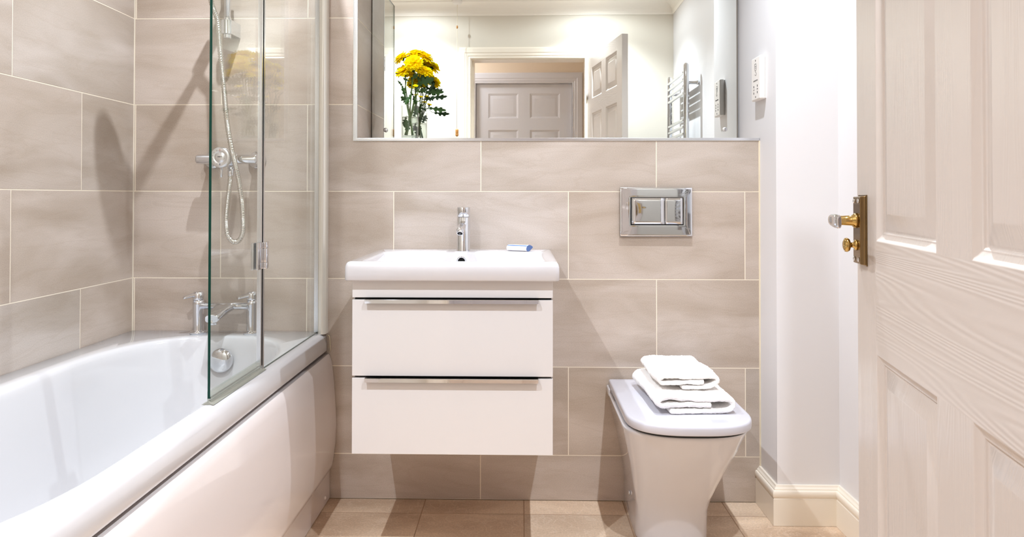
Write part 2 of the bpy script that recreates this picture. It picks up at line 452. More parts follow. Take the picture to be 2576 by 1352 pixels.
# skirting
sp = [(0, 0), (.019, 0), (.019, .083), (.0165, .0855), (.0165, .088)]
sp += [(.0165 + .0045 * sin(a), .099 - .011 * cos(a)) for a in [i * pi / 8 for i in range(0, 9)]]
sp += [(.014, .1105), (.0135, .114), (.009, .119), (.007, .124), (0, .124)]
bs = sweep([(XP, W), (XP, YP), (XR, YP), (XR, YR + .001)], sp, 'baseboard_right', M['gloss'], [(-1, 0), (0, -1), (-1, 0)])
struct(bs, 'cream gloss skirting with rounded top around the pier')
bs2 = sweep([(XR, YR), (.51, YR)], sp, 'baseboard_rear', M['gloss'], [(0, 1)])
struct(bs2, 'cream gloss skirting on the doorway wall')

# door linings and architraves
def architrave(name, y, s, x0, x1, z, w, mat, label):
    """s=+1: stands proud toward +y"""
    m2 = MB()
    pr = [(0, 0), (0, .010), (.006, .014), (.014, .012), (.020, .017), (.036, .018), (.042, .022), (w - .010, .022), (w, .016), (w, 0)]
    def ring(px, pz, mx, mz): return [V((px + mx * a, y + s * b, pz + mz * a)) for a, b in pr]
    m2.rings([ring(x0, 0, -1, 0), ring(x0, z, -1, 1), ring(x1, z, 1, 1), ring(x1, 0, 1, 0)], True, True, True, 0, False)
    return struct(m2.build(name, mat), label)
architrave('trim_3', YR, 1, OX0 + .012, OX1 - .012 + .004, OZ - .006, .078, M['gloss'], 'cream moulded architrave around the bathroom doorway')
lin = MB().box(OX0 + .0003, OX0 + .02, YR - .122, YR + .001, 0, OZ - .0003).box(OX1 - .006, OX1 - .0003, YR - .122, YR + .001, 0, OZ - .0003).box(OX0 + .0201, OX1 - .0061, YR - .122, YR + .001, OZ - .012, OZ - .0003)
lin.box(OX0 + .0201, OX0 + .032, YR - .1219, YR - .04, 0, OZ - .0121)
struct(lin.build('trim_4', M['gloss']), 'cream door lining of the bathroom doorway')
# hall beyond the doorway
YH = -.62
mb = MB().box(-1.6, 1.3, YH - .1, YH, 0, H).box(-1.46, -1.36, YH, YR - .12, 0, H).box(1.118, 1.2, YH, YR - .12, 0, H)
hw = MB().box(-1.6, -.445, YH - .1, YH, 0, H).box(.381, 1.3, YH - .1, YH, 0, H).box(-.445, .381, YH - .1, YH, 2.006, H)
hw.box(-1.46, -1.36, YH, YR - .12, 0, H).box(1.118, 1.2, YH, YR - .12, 0, H).box(-.46, .40, YH - .12, YH - .1, 0, 2.1)
struct(hw.build('wall_hall', M['hall_paint']), 'beige hallway wall seen through the doorway in the mirror')
architrave('trim_5', YH, 1, -.440, .376, 2.002, .088, M['hall_gloss'], 'grey architrave of the hallway door seen in the mirror')
struct(MB().box(-.445, -.441, YH - .09, YH, 0, 2.006).box(.377, .381, YH - .09, YH, 0, 2.006).box(-.445, .381, YH - .09, YH, 2.002, 2.006).build('trim_6', M['hall_gloss']), 'grey lining of the hallway door')

# ------------------------------------------------------------------ panelled doors
def panel_door(name, L, Hh, T, mats, st=.103, mu=.1, rows=((.215, .797), (.972, 1.605), (1.705, 1.915))):
    """local x along the leaf from the hinge, y = face normal (face at y=0, body to +y), z up"""
    w = (L - 2 * st - mu) / 2
    cols = [(st, st + w), (st + w + mu, L - st)]
    me = MB()
    xs = [0, st, st + w, st + w + mu, L - st, L]
    zs = [0] + [z for r in rows for z in r] + [Hh]
    for side, y in ((1, 0.0), (-1, T)):
        for i in range(5):
            for j in range(len(zs) - 1):
                if i in (1, 3) and j % 2 == 1:
                    x0, x1, z0, z1 = xs[i], xs[i + 1], zs[j], zs[j + 1]
                    ri = []
                    for ins, dep in ((0, 0), (.004, .0035), (.009, .006), (.0125, .0062), (.0135, .009), (.018, .009), (.040, .0025), (.043, .0028)):
                        yy = y + side * dep
                        ri.append([V((x0 + ins, yy, z0 + ins)), V((x1 - ins, yy, z0 + ins)), V((x1 - ins, yy, z1 - ins)), V((x0 + ins, yy, z1 - ins))])
                    me.rings(ri, False, True, True, 0, False)
                else:
                    hor = (j % 2 == 0) and i in (1, 2, 3)
                    me.add([(xs[i], y, zs[j]), (xs[i + 1], y, zs[j]), (xs[i + 1], y, zs[j + 1]), (xs[i], y, zs[j + 1])], [(0, 1, 2, 3)], 1 if hor else 0)
    me.add([(0, 0, 0), (L, 0, 0), (L, T, 0), (0, T, 0), (0, 0, Hh), (L, 0, Hh), (L, T, Hh), (0, T, Hh)], [(0, 3, 2, 1), (4, 5, 6, 7), (1, 2, 6, 5), (3, 0, 4, 7)], 0)
    bm = bmesh.new(); m = me.mesh(name, mats, False); bm.from_mesh(m); bmesh.ops.remove_doubles(bm, verts=bm.verts, dist=1e-5)
    bmesh.ops.recalc_face_normals(bm, faces=bm.faces); bm.to_mesh(m); bm.free()
    for p in m.polygons: p.use_smooth = True
    o = bpy.data.objects.new(name, m); COL.objects.link(o)
    b = o.modifiers.new('bevel', 'BEVEL'); b.width = .0016; b.segments = 2; b.limit_method = 'ANGLE'; b.angle_limit = radians(25)
    wn = o.modifiers.new('wn', 'WEIGHTED_NORMAL'); wn.keep_sharp = True
    return o
hx, hy, th, LD = .424, .445, .1815, .777
door = panel_door('door_1', LD, 1.995, .036, [M['door_v'], M['door_h']])
# local x -> (sin th, cos th), local y (into the body, away from the room) -> (cos th, -sin th)
RM = Matrix(((sin(th), cos(th), 0), (cos(th), -sin(th), 0), (0, 0, 1))).to_4x4()
# that frame is left handed in x,y: flip mesh x to keep a proper rotation
def place_leaf(o, origin, ang):
    """rotate so that local +x runs along (sin,cos); local +y points to (cos,-sin)*-1 first -> mirror body instead"""
    pass
R3 = Matrix.Rotation(pi / 2 - th, 4, 'Z')      # local x -> (sin th, cos th); local y -> (-cos th, sin th)
# body must lie on the right (+cos,-sin) side: mirror local y
door.data.transform(Matrix.Scale(-1, 4, (0, 1, 0))); door.data.flip_normals()
door.matrix_world = Matrix.Translation((hx, hy, .006)) @ R3
door.location = (hx, hy, .006); door.rotation_euler = (0, 0, pi / 2 - th)
struct(door, 'open white six panel bathroom door with embossed wood grain')
hd = panel_door('door_2', .812, 1.996, .036, [M['hdoor_v'], M['hdoor_h']])
hd.location = (.374, YH - .03, .004); hd.rotation_euler = (0, 0, pi)
struct(hd, 'closed grey six panel hallway door seen in the mirror')
def dpt(s, d, z): return V((s, d, z))   # door-local coordinates (d>0 = toward the room camera side)
def door_part(mbx, name, mats, **kw):
    o = mbx.build(name, mats, None, **kw); o.parent = door; return o
for sd in (1, -1):
    off = 0 if sd == 1 else -.036
    D = lambda d: off + sd * d
    s0 = .742
    pb = MB().box(s0 - .0225, s0 + .0225, min(D(0), D(.002)), max(D(0), D(.002)), .928, 1.043)
    zs0 = .930; zs1 = 1.041
    pb.rings([[V((s0 - a, D(d), zs0 + e)), V((s0 + a, D(d), zs0 + e)), V((s0 + a, D(d), zs1 - e)), V((s0 - a, D(d), zs1 - e))] for a, d, e in ((.0215, .002, 0), (.0205, .0095, .001), (.0195, .0105, .002))], True, True, True, 0, False)
    hp = door_part(pb, 'door_handle', M['bronze'], bevel=.0006, seg=2)
    hp['label'] = 'aged brass lever handle plate'
    # screws
    for ds in (-.012, .012):
        for zz in (.938, 1.033):
            sc = MB().lathe([(.0038, .0), (.0038, .0012), (.002, .0022)], (0, 0, 0), 'y', 12)
            for q in sc.v: q.y = D(.0105) + sd * q.y; q.x += s0 + ds; q.z += zz
            so = sc.build('screw', M['chrome'], None); so.parent = hp
    # spindle boss and lever toward the hinge
    bz = 1.001
    bo = MB().lathe([(.0125, .0), (.012, .004), (.0085, .007), (.0078, .022), (.0085, .030), (.0075, .036)], (0, 0, 0), 'y', 24)
    for q in bo.v: q.y = D(.0105) + sd * q.y; q.x += s0; q.z += bz
    b2 = bo.build('lever_neck', M['brass'], None); b2.parent = hp
    lv = MB(); rings = []
    for t in [i / 14 for i in range(15)]:
        cx = s0 + .008 - .095 * t; cd = .046 + .010 * sin(t * 2.4) + .004 * t
        hw_ = .0065 + .0045 * sstep(.1, .9, t); tw = .0055 - .0015 * t
        if t < .03: hw_ *= .8; tw *= .8
        if t > .98: hw_ *= .85; tw *= .6
        rings.append([V((cx + tw * .3 * cos(a), D(cd) + sd * tw * math.copysign(abs(cos(a)) ** .7, cos(a)), bz + .002 * sin(t * 3) + hw_ * math.copysign(abs(sin(a)) ** .7, sin(a)))) for a in [2 * pi * k / 16 for k in range(16)]])
    lv.rings(rings)
    l2 = lv.build('lever', M['chrome'], None); l2.parent = hp; l2['label'] = 'silver lever grip'
    # thumb turn
    if sd == 1:
        tt = MB().lathe([(.009, 0), (.0085, .003), (.0045, .005), (.004, .009), (.0100, .0115), (.0118, .0145), (.0112, .018), (.006, .0205), (.001, .021)], (0, 0, 0), 'y', 28)
        for q in tt.v: q.y = D(.0105) + q.y; q.x += s0; q.z += .961
    else:
        tt = MB().lathe([(.008, 0), (.007, .004), (.003, .005)], (0, 0, 0), 'y', 20)
        for q in tt.v: q.y = D(.0105) - q.y; q.x += s0; q.z += .955
    t2 = tt.build('thumb_turn', M['brass'], None); t2.parent = hp
lt = MB().box(LD - .0005, LD + .0015, -.030, -.006, .945, 1.035)
l3 = door_part(lt, 'latch_plate', M['brass'], bevel=.001, seg=2)
lb = MB().box(LD + .0015, LD + .009, -.024, -.012, .985, 1.0)
door_part(lb, 'latch_bolt', M['brass'], bevel=.001, seg=2)
for hz in (.25, 1.0, 1.75):
    hh = MB().lathe([(.005, -.038), (.005, .038)], (-.003, .005, hz), 'z', 12)
    door_part(hh, 'hinge', M['door_v'])

# ------------------------------------------------------------------ bathtub
BZ = .576; BX0, BX1 = XL + .0005, -.672; BY0, BY1 = .77, W - .0015
tub = thing('bathtub', 'white acrylic bathtub against the tiled corner under the shower', 'bathtub', ((BX0 + BX1) / 2, (BY0 + BY1) / 2, 0))
NB = 144
icx, icy0, icy1 = -.993, .85, 2.372
def inner(t, inset=0, z=0, far=0, near=0):
    """bath opening outline; t in 0..1"""
    a = 2 * pi * t
    hwid = .2735 - inset
    cy = (icy0 + near + icy1 - far) / 2; hl = (icy1 - far - icy0 - near) / 2 - inset * .6
    e = 2.75
    # straighter sides, rounder ends: superellipse with end semi axis
    c, s_ = cos(a), sin(a)
    end = .40
    yy = s_; x = math.copysign(abs(c) ** (2 / 2.0), c); 
    # stadium-like: arc ends of half length `end`
    yv = hl * s_
    st_ = hl - end
    if abs(s_) * 1 > 0:
        pass
    return (a, hwid, cy, hl, end)
def opening(n, hwid, cy, hl, end, expo=2.35):
    """resample a stadium with super-elliptic ends to n points"""
    pts = []
    m = 40
    for q in range(4):
        pass
    loop = []
    for i in range(m + 1):       # far end from right to left
        a = pi * i / m
        c, s_ = cos(a), sin(a)
        loop.append((math.copysign(abs(c) ** (2 / expo), c) * hwid, hl - end + abs(s_) ** (2 / expo) * end))
    for i in range(m + 1):
        a = pi + pi * i / m
        c, s_ = cos(a), sin(a)
        loop.append((math.copysign(abs(c) ** (2 / expo), c) * hwid, -(hl - end) - abs(s_) ** (2 / expo) * end))
    loop.append(loop[0])
    # resample by polar angle so rings stay aligned
    res = []
    for k in range(n):
        a = 2 * pi * k / n; d = V((cos(a) * .42, sin(a)))   # stretched polar
        best = None
        for (x0, y0), (x1, y1) in zip(loop, loop[1:]):
            # ray from origin along d
            ex, ey = x1 - x0, y1 - y0
            det = d.x * (-ey) + ex * d.y
            if abs(det) < 1e-12: continue
            t = (x0 * (-ey) + ex * y0) / det; u = (d.x * y0 - d.y * x0) / det
            if t > 0 and -1e-6 <= u <= 1 + 1e-6:
                if best is None or t > best: best = t
        res.append((icx + d.x * best, cy + d.y * best))
    return res
CYB = (icy0 + icy1) / 2; HL = (icy1 - icy0) / 2
def outer_ring(n, x0, x1, y0, y1, cx, cy):
    res = []
    for k in range(n):
        a = 2 * pi * k / n; d = V((cos(a) * .42, sin(a))); best = 1e9
        if d.x > 1e-9: best = min(best, (x1 - cx) / d.x)
        if d.x < -1e-9: best = min(best, (x0 - cx) / d.x)
        if d.y > 1e-9: best = min(best, (y1 - cy) / d.y)
        if d.y < -1e-9: best = min(best, (y0 - cy) / d.y)
        res.append((cx + d.x * best, cy + d.y * best))
    # snap nearest samples to the corners
    for cxn, cyn in ((x0, y0), (x1, y0), (x0, y1), (x1, y1)):
        i = min(range(n), key=lambda i: (res[i][0] - cxn) ** 2 + (res[i][1] - cyn) ** 2); res[i] = (cxn, cyn)
    return res
orr = outer_ring(NB, BX0, BX1, BY0, BY1, icx, CYB)
def o_ins(e): return outer_ring(NB, BX0, BX1 - e, BY0 + e, BY1, icx, CYB)
mb = MB(); rg = []
def Rz(l, z): return [V((x, y, z)) for x, y in l]
rg.append(Rz(o_ins(.012), .512)); rg.append(Rz(o_ins(.002), .510)); rg.append(Rz(orr, .5125)); rg.append(Rz(o_ins(.0), .535)); rg.append(Rz(o_ins(.003), .553))
rg.append(Rz(o_ins(.008), .566)); rg.append(Rz(o_ins(.016), .5735)); rg.append(Rz(o_ins(.026), BZ))
op = lambda ins, far, near: opening(NB, .2735 - ins, CYB + (near - far) / 2, HL - (near + far) / 2 - ins * .5, .40 - ins * .3)
for ins, z, far, near in ((-.012, BZ, 0, 0), (-.004, BZ - .0015, 0, 0), (.003, BZ - .007, 0, 0), (.008, BZ - .016, 0, 0), (.013, BZ - .035, .004, .01), (.028, .45, .012, .05), (.05, .32, .03, .12), (.065, .24, .045, .17), (.085, .195, .07, .21), (.12, .175, .11, .26), (.17, .17, .18, .34)):
    rg.append(Rz(op(ins, far, near), z))
mb.rings(rg, False, True)
# underside skin so the shell has thickness at the lip
ts = mb.build('tub_shell', M['acrylic'], tub)
for p in ts.data.polygons: p.use_smooth = True
# front panel with bowed face and plinth step
pp = [(-.694, .498), (-.668, .499), (-.6635, .494), (-.656, .470), (-.648, .40), (-.6415, .30), (-.640, .255), (-.643, .19), (-.649, .145), (-.653, .122), (-.6535, .115), (-.660, .102), (-.6625, .096), (-.6625, .0015), (-.694, .0015)]
pm = MB(); pm.rings([[V((x, y, z)) for x, z in pp] for y in (BY0 + .004, BY1 - .0015)], True, True, True, 0, False)
pnl = pm.build('bath_panel', M['panel'], tub)
for p in pnl.data.polygons: p.use_smooth = len(p.vertices) == 4
pnl.modifiers.new('es', 'EDGE_SPLIT').split_angle = radians(35)
em = MB().box(BX0 + .01, -.67, BY0 + .004, BY0 + .02, .002, .5); em.build('end_panel', M['panel'], tub)
cp = MB().lathe([(.006, 0), (.006, .002), (.003, .004)], (-.6627, 2.404, .027), 'x', 16); cp.build('screw_cap', M['white_plastic'], pnl)
# overflow filler
of = MB(); prof = [(.036, 0), (.0395, -.004), (.040, -.012), (.0375, -.018), (.030, -.023), (.018, -.026), (.005, -.027)]
of.lathe(prof, (0, 0, 0), 'y', 40)
tl = Matrix.Translation((-.992, 2.349, .502)) @ Matrix.Rotation(-.10, 4, 'X')
for q in of.v: q.xyz = tl @ q
of.build('overflow_cover', M['chrome'], tub)
wst = MB().lathe([(.035, 0), (.034, .003), (.02, .006)], (icx, 2.0, .170), 'z', 32); wst.build('drain', M['chrome'], tub)
# sealant where the rim meets the tiles, lifted end by the wall
se = MB().tube([(-.672, W - .004, .565), (-.6655, W - .0045, .560), (-.663, W - .005, .545), (-.662, W - .0045, .515), (-.665, W - .004, .505)], .0018, 8)
se.build('sealant_bead', M['silicone'], tub)

# bath filler taps
def bath_filler():
    t = thing('bath_tap', 'chrome two handled bath filler on the end rim of the bathtub', 'tap', (-1.0, 2.42, BZ))
    xs = (-1.106, -.921); y = 2.423
    for i, x in enumerate(xs):
        m = MB().lathe([(.027, 0), (.0275, .004), (.026, .008), (.0185, .0095), (.018, .012), (.0185, .10), (.019, .114)], (x, y, BZ), 'z', 32)
        pl = m.build('pillar', M['chrome'], t)
        hnd = MB().lathe([(.0185, .0), (.0192, .004), (.0188, .022), (.014, .028), (.003, .029)], (x, y, BZ + .115), 'z', 28)
        # lever pointing left and toward the room
        r = []
        for k in range(9):
            u = k / 8; c = V((x, y, BZ + .136)) + V((-.040, -.028, -.012 + .0)) * u
            w_, h_ = .0150 - .004 * u, .0085 - .0035 * u
            d = V((-.040, -.028, 0)).normalized(); sdv = V((-d.y, d.x, 0))
            r.append([c + sdv * w_ * cos(a) + V((0, 0, 1)) * h_ * sin(a) for a in [2 * pi * j / 14 for j in range(14)]])
        hnd.rings(r)
        ho = hnd.build('lever', M['chrome'], t)
    b = MB()
    zb = BZ + .094
    rs = []
    for k in range(2):
        x = xs[0] + .012 if k == 0 else xs[1] - .012
        rs.append([V((x, y - .004 + .0115 * cos(a), zb + .0115 * sin(a))) for a in [2 * pi * j / 20 for j in range(20)]])
    b.rings(rs)
    b.build('bridge', M['chrome'], t)
    s_ = MB(); r = []
    for k in range(10):
        u = k / 9; c = V((-1.0135 + .003, y - .010 - .105 * u, zb - .004 - .022 * u ** 1.3)); w_ = .034 - .013 * u; h_ = .0125 - .001 * u
        r.append([c + V((math.copysign(abs(cos(a)) ** .6, cos(a)) * w_, 0, math.copysign(abs(sin(a)) ** .6, sin(a)) * h_)) for a in [2 * pi * j / 24 for j in range(24)]])
    s_.rings(r)
    s_.lathe([(.011, -.016), (.0125, -.014), (.0125, 0)], (-1.0105, y - .103, zb - .030), 'z', 24)
    s_.build('spout', M['chrome'], t)
bath_filler()

# ------------------------------------------------------------------ shower valve, hose, rail, hand shower
def shower():
    t = thing('shower_valve', 'chrome thermostatic bar shower valve on the tiled wall above the bath tap', 'shower valve', (-1.0, W - .0005, 1.17))
    z = 1.171; yb = 2.405
    b = MB().tube([(-1.106, yb, z), (-1.102, yb, z), (-.902, yb, z), (-.898, yb, z)], [.0145, .0165, .0165, .0145], 32)
    b.build('valve_bar', M['chrome'], t)
    for x in (-1.076, -.921):
        m = MB().lathe([(.030, -.0005), (.031, -.004), (.027, -.010), (.014, -.016), (.013, -.05)], (x, W, z), 'y', 32); m.build('wall_flange', M['chrome'], t)
    c = MB().tube([(-1.006, yb - .0, z), (-1.006, yb - .005, z)], [.0, .0], 4) if False else MB()
    c.lathe([(.0265, .012), (.0268, -.004), (.024, -.010)], (-.990, yb, z + .003), 'y', 40)
    c.build('mixer_body', M['chrome'], t)
    d = MB().lathe([(.021, .0), (.021, -.022), (.0335, -.030), (.0355, -.036), (.0355, -.046), (.0335, -.050), (.0325, -.0505)], (-1.0035, yb - .005, z + .004), 'y', 48)
    do = d.build('temperature_dial', M['chrome'], t)
    f = MB().lathe([(.0325, 0), (.0318, -.0008), (.0188, -.0008), (.0182, -.0002), (.0176, -.0010), (.001, -.0010)], (-1.0035, yb - .0555, z + .004), 'y', 48)
    fo = f.build('dial_face', M['satin'], do)
    fy = yb - .0568
    mk = MB()
    for k, a in enumerate([i * pi / 7 for i in range(1, 7)]):
        mk.lathe([(.0011, 0), (.0011, -.0004)], (-1.0035 - .0245 * sin(a), fy + .0006, z + .004 + .0245 * cos(a)), 'y', 10)
    mk.build('dial_dots', M['ink'], do)
    MB().box(-1.0041, -1.0029, fy - .0002, fy + .0006, z + .024, z + .0315).build('hot_mark', M['red_ink'], do)
    MB().box(-1.0045, -1.0025, fy - .0002, fy + .0006, z - .0225, z - .016).build('cold_mark', M['blue_ink'], do)
    text_mesh('dial_lettering', 'mira', .0085, M['ink'], Matrix.Translation((-1.0035, fy - .0006, z + .0065)) @ Matrix.Rotation(pi / 2, 4, 'X'), do)
    l = MB().tube([(-1.011, yb - .024, z - .018), (-1.011, yb - .026, z - .062)], .0045, 14)
    l.build('flow_lever', M['chrome'], t)
    o = MB().lathe([(.0105, .03), (.0105, 0), (.009, -.002)], (-.989, yb - .002, z - .055), 'z', 24); o.build('hose_outlet', M['chrome'], t)
    # hose: from outlet down, loops and climbs to the hand shower
    px = [(-.989, 2.403, 1.118), (-.9935, 2.404, 1.075), (-1.001, 2.407, 1.02), (-1.006, 2.409, .965), (-1.003, 2.411, .920), (-.992, 2.412, .897), (-.976, 2.411, .889), (-.959, 2.409, .898),
          (-.947, 2.406, .925), (-.945, 2.401, .975), (-.949, 2.396, 1.04), (-.952, 2.375, 1.11), (-.962, 2.345, 1.20), (-.977, 2.34, 1.30), (-.993, 2.35, 1.42), (-1.007, 2.355, 1.53), (-1.018, 2.36, 1.63), (-1.028, 2.354, 1.665), (-1.034, 2.348, 1.69), (-1.037, 2.343, 1.713)]
    # catmull-rom resample
    pts = []
    for i in range(len(px) - 1):
        p0, p1, p2, p3 = [V(px[max(0, min(len(px) - 1, j))]) for j in (i - 1, i, i + 1, i + 2)]
        n = max(2, int((p2 - p1).length / .0011))
        for k in range(n):
            u = k / n
            pts.append(.5 * ((2 * p1) + (-p0 + p2) * u + (2 * p0 - 5 * p1 + 4 * p2 - p3) * u * u + (-p0 + 3 * p1 - 3 * p2 + p3) * u ** 3))
    pts.append(V(px[-1]))
    # even spacing, ribbed radius
    q = [pts[0]]; acc = 0
    for a, b_ in zip(pts, pts[1:]): 
        acc += (b_ - a).length
        if acc >= .0011: q.append(b_); acc = 0
    rad = [.0089 if (i % 4) in (0, 1) else .0074 for i in range(len(q))]
    hs = MB().tube(q, rad, 12)
    ho = hs.build('shower_hose', M['hose'])
    tag(ho, 'ribbed metal shower hose looping below the shower valve', 'shower hose')
    rr = thing('shower_rail', 'chrome shower riser rail fixed to the tiled wall above the valve', 'shower rail', (-1.0, W, 1.62))
    xr = -1.004; yr = 2.405
    MB().tube([(xr, yr, 1.612), (xr, yr, 2.2)], .0105, 24).build('rail', M['chrome'], rr)
    for zc in (1.622, 2.18):
        br = MB()
        br.rings([[V((xr - .019, yr + .004, zc + s1 * .028)) if False else V((x, y, zc + s1 * .024)) for s1 in (1,) for x, y in ((xr - .0175, yr - .012), (xr - .006, yr - .019), (xr + .006, yr - .019), (xr + .0175, yr - .010), (xr + .021, W), (xr - .016, W))], 
                  [V((x, y, zc - .024)) for x, y in ((xr - .0175, yr - .012), (xr - .006, yr - .019), (xr + .006, yr - .019), (xr + .0175, yr - .010), (xr + .021, W), (xr - .016, W))]], True, True, True, 0, False)
        br.lathe([(.0125, 0), (.0125, -.012), (.010, -.014)], (xr, yr, zc - .024), 'z', 24); br.lathe([(.012, 0), (.012, .010)], (xr, yr, zc + .024), 'z', 24)
        br.build('rail_bracket', M['chrome'], rr, bevel=.0012, seg=2)
    sl = MB().box(xr - .022, xr + .022, yr - .03, yr + .014, 1.728, 1.772); sl.tube([(xr - .018, yr - .03, 1.742), (xr - .034, yr - .066, 1.722)], .016, 20); sl.build('slider', M['chrome'], rr, bevel=.003)
    hsn = thing('hand_shower', 'round hand shower resting in the rail holder above the hose', 'hand shower', (-1.036, 2.34, 1.71))
    p0 = V((-1.037, 2.342, 1.712)); p1 = V((-1.052, 2.20, 1.776))
    MB().tube([p0, p0.lerp(p1, .4), p1], [.010, .0125, .014], 20).build('handle', M['chrome'], hsn)
    nrm = V((-.12, -.42, -.9)).normalized()
    rg = []
    up_ = nrm.orthogonal().normalized(); wv = nrm.cross(up_)
    hc = p1 + V((0, -.036, -.002))
    for r_, d_ in ((.005, -.024), (.03, -.020), (.050, -.008), (.052, .002), (.048, .007), (.004, .008)):
        rg.append([hc + nrm * d_ + (up_ * cos(a) + wv * sin(a)) * r_ for a in [2 * pi * k / 36 for k in range(36)]])
    MB().rings(rg).build('shower_head', M['chrome'], hsn)
shower()

# ------------------------------------------------------------------ shower screen
def screen():
    t = thing('shower_screen', 'folding clear glass shower screen standing on the bathtub rim', 'shower screen', (-.703, 2.0, BZ))
    X0, X1 = -.7065, -.7005; top = 2.07
    def pane(y0, y1, z0, name, e0):
        m = MB().add([(X1, y0, z0), (X1, y1, z0), (X1, y1, top), (X1, y0, top)], [(0, 1, 2, 3)], 0)
        m.add([(X0, y0, z0), (X0, y1, z0), (X0, y1, top), (X0, y0, top)], [(3, 2, 1, 0)], 0)
        m.add([(X0, y0, z0), (X1, y0, z0), (X1, y0, top), (X0, y0, top)], [(0, 1, 2, 3)], 1)
        m.add([(X0, y1, z0), (X1, y1, z0), (X1, y1, top), (X0, y1, top)], [(3, 2, 1, 0)], 1)
        m.add([(X0, y0, z0), (X1, y0, z0), (X1, y1, z0), (X0, y1, z0)], [(3, 2, 1, 0)], 1)
        m.add([(X0, y0, top), (X1, y0, top), (X1, y1, top), (X0, y1, top)], [(0, 1, 2, 3)], 1)
        return m.build(name, [M['glass'], M['glass_edge']], t, recalc=True)
    pane(1.917, 2.452, BZ + .0005, 'fixed_pane', 0)
    mv = pane(1.596, 1.905, BZ + .013, 'swing_pane', 0)
    # seals either side of the fold
    MB().box(X0 - .002, X1 + .003, 1.897, 1.9035, BZ + .012, top).build('edge_seal', M['satin'], t)
    MB().box(X0 - .002, X1 + .003, 1.9125, 1.922, BZ + .001, top).build('edge_seal', M['satin'], t)
    MB().box(X0 + .001, X1 - .001, 1.9036, 1.9124, BZ + .012, top).build('fold_gap', M['gap'], t)
    # hinges
    for zc in (.886, 1.70):
        hz = .036
        h = MB().box(X1, X1 + .006, 1.868, 1.905, zc - hz, zc + hz).box(X0 - .008, X0, 1.868, 1.945, zc - hz, zc + hz).box(X1, X1 + .006, 1.915, 1.948, zc - hz, zc + hz)
        ho = h.build('hinge', M['chrome'], t, bevel=.0012, seg=2)
        for a, b in ((-.036, -.0195), (-.0185, .0185), (.0195, .036)):
            MB().lathe([(.0062, a), (.0066, a + .001), (.0066, b - .001), (.0062, b)], (X1 + .009, 1.910, zc), 'z', 20).build('hinge_barrel', M['chrome'], ho)
    # wall channel
    MB().box(-.714, -.6985, 2.442, W - .0003, BZ + .001, 2.0).build('wall_channel', M['satin'], t, bevel=.001, seg=2)
    r = []
    for z in (BZ - .004, 2.0):
        r.append([V((x, y, z)) for x, y in [(-.6984, W - .0003), (-.6984, 2.436), (-.694, 2.430)] + [(-.686 + .0145 * sin(a), 2.446 - .017 * cos(a)) for a in [i * pi / 16 for i in range(0, 9)]] + [(-.6715, W - .0003)]])
    MB().rings(r, True, True, True, 0, False).build('channel_cover', M['white_profile'], t)
    # bottom seal carried by the swinging pane
    m = MB()
    m.box(X1 + .0003, X1 + .0018, 1.598, 1.896, BZ + .006, BZ + .028)
    m.box(X0 - .0018, X0 - .0003, 1.598, 1.896, BZ + .006, BZ + .028)
    m.box(X0 - .0018, X1 + .0018, 1.598, 1.896, BZ + .009, BZ + .0125)
    m.add([(X0 + .002, 1.598, BZ + .008), (X0 - .012, 1.598, BZ + .002), (X0 - .012, 1.896, BZ + .002), (X0 + .002, 1.896, BZ + .008)], [(0, 1, 2, 3)])
    m.build('bottom_seal', M['pvc'], t)
    # low sill strip stuck to the rim
    r = []
    for y in (1.592, 1.925):
        r.append([V((x, y, z)) for x, z in ((-.719, BZ + .0003), (-.7045, BZ + .0075), (-.7025, BZ + .0075), (-.696, BZ + .0015), (-.6905, BZ + .0003))])
    MB().rings(r, True, True, True, 0, False).build('sill_strip', M['pvc_grey'], t)
screen()

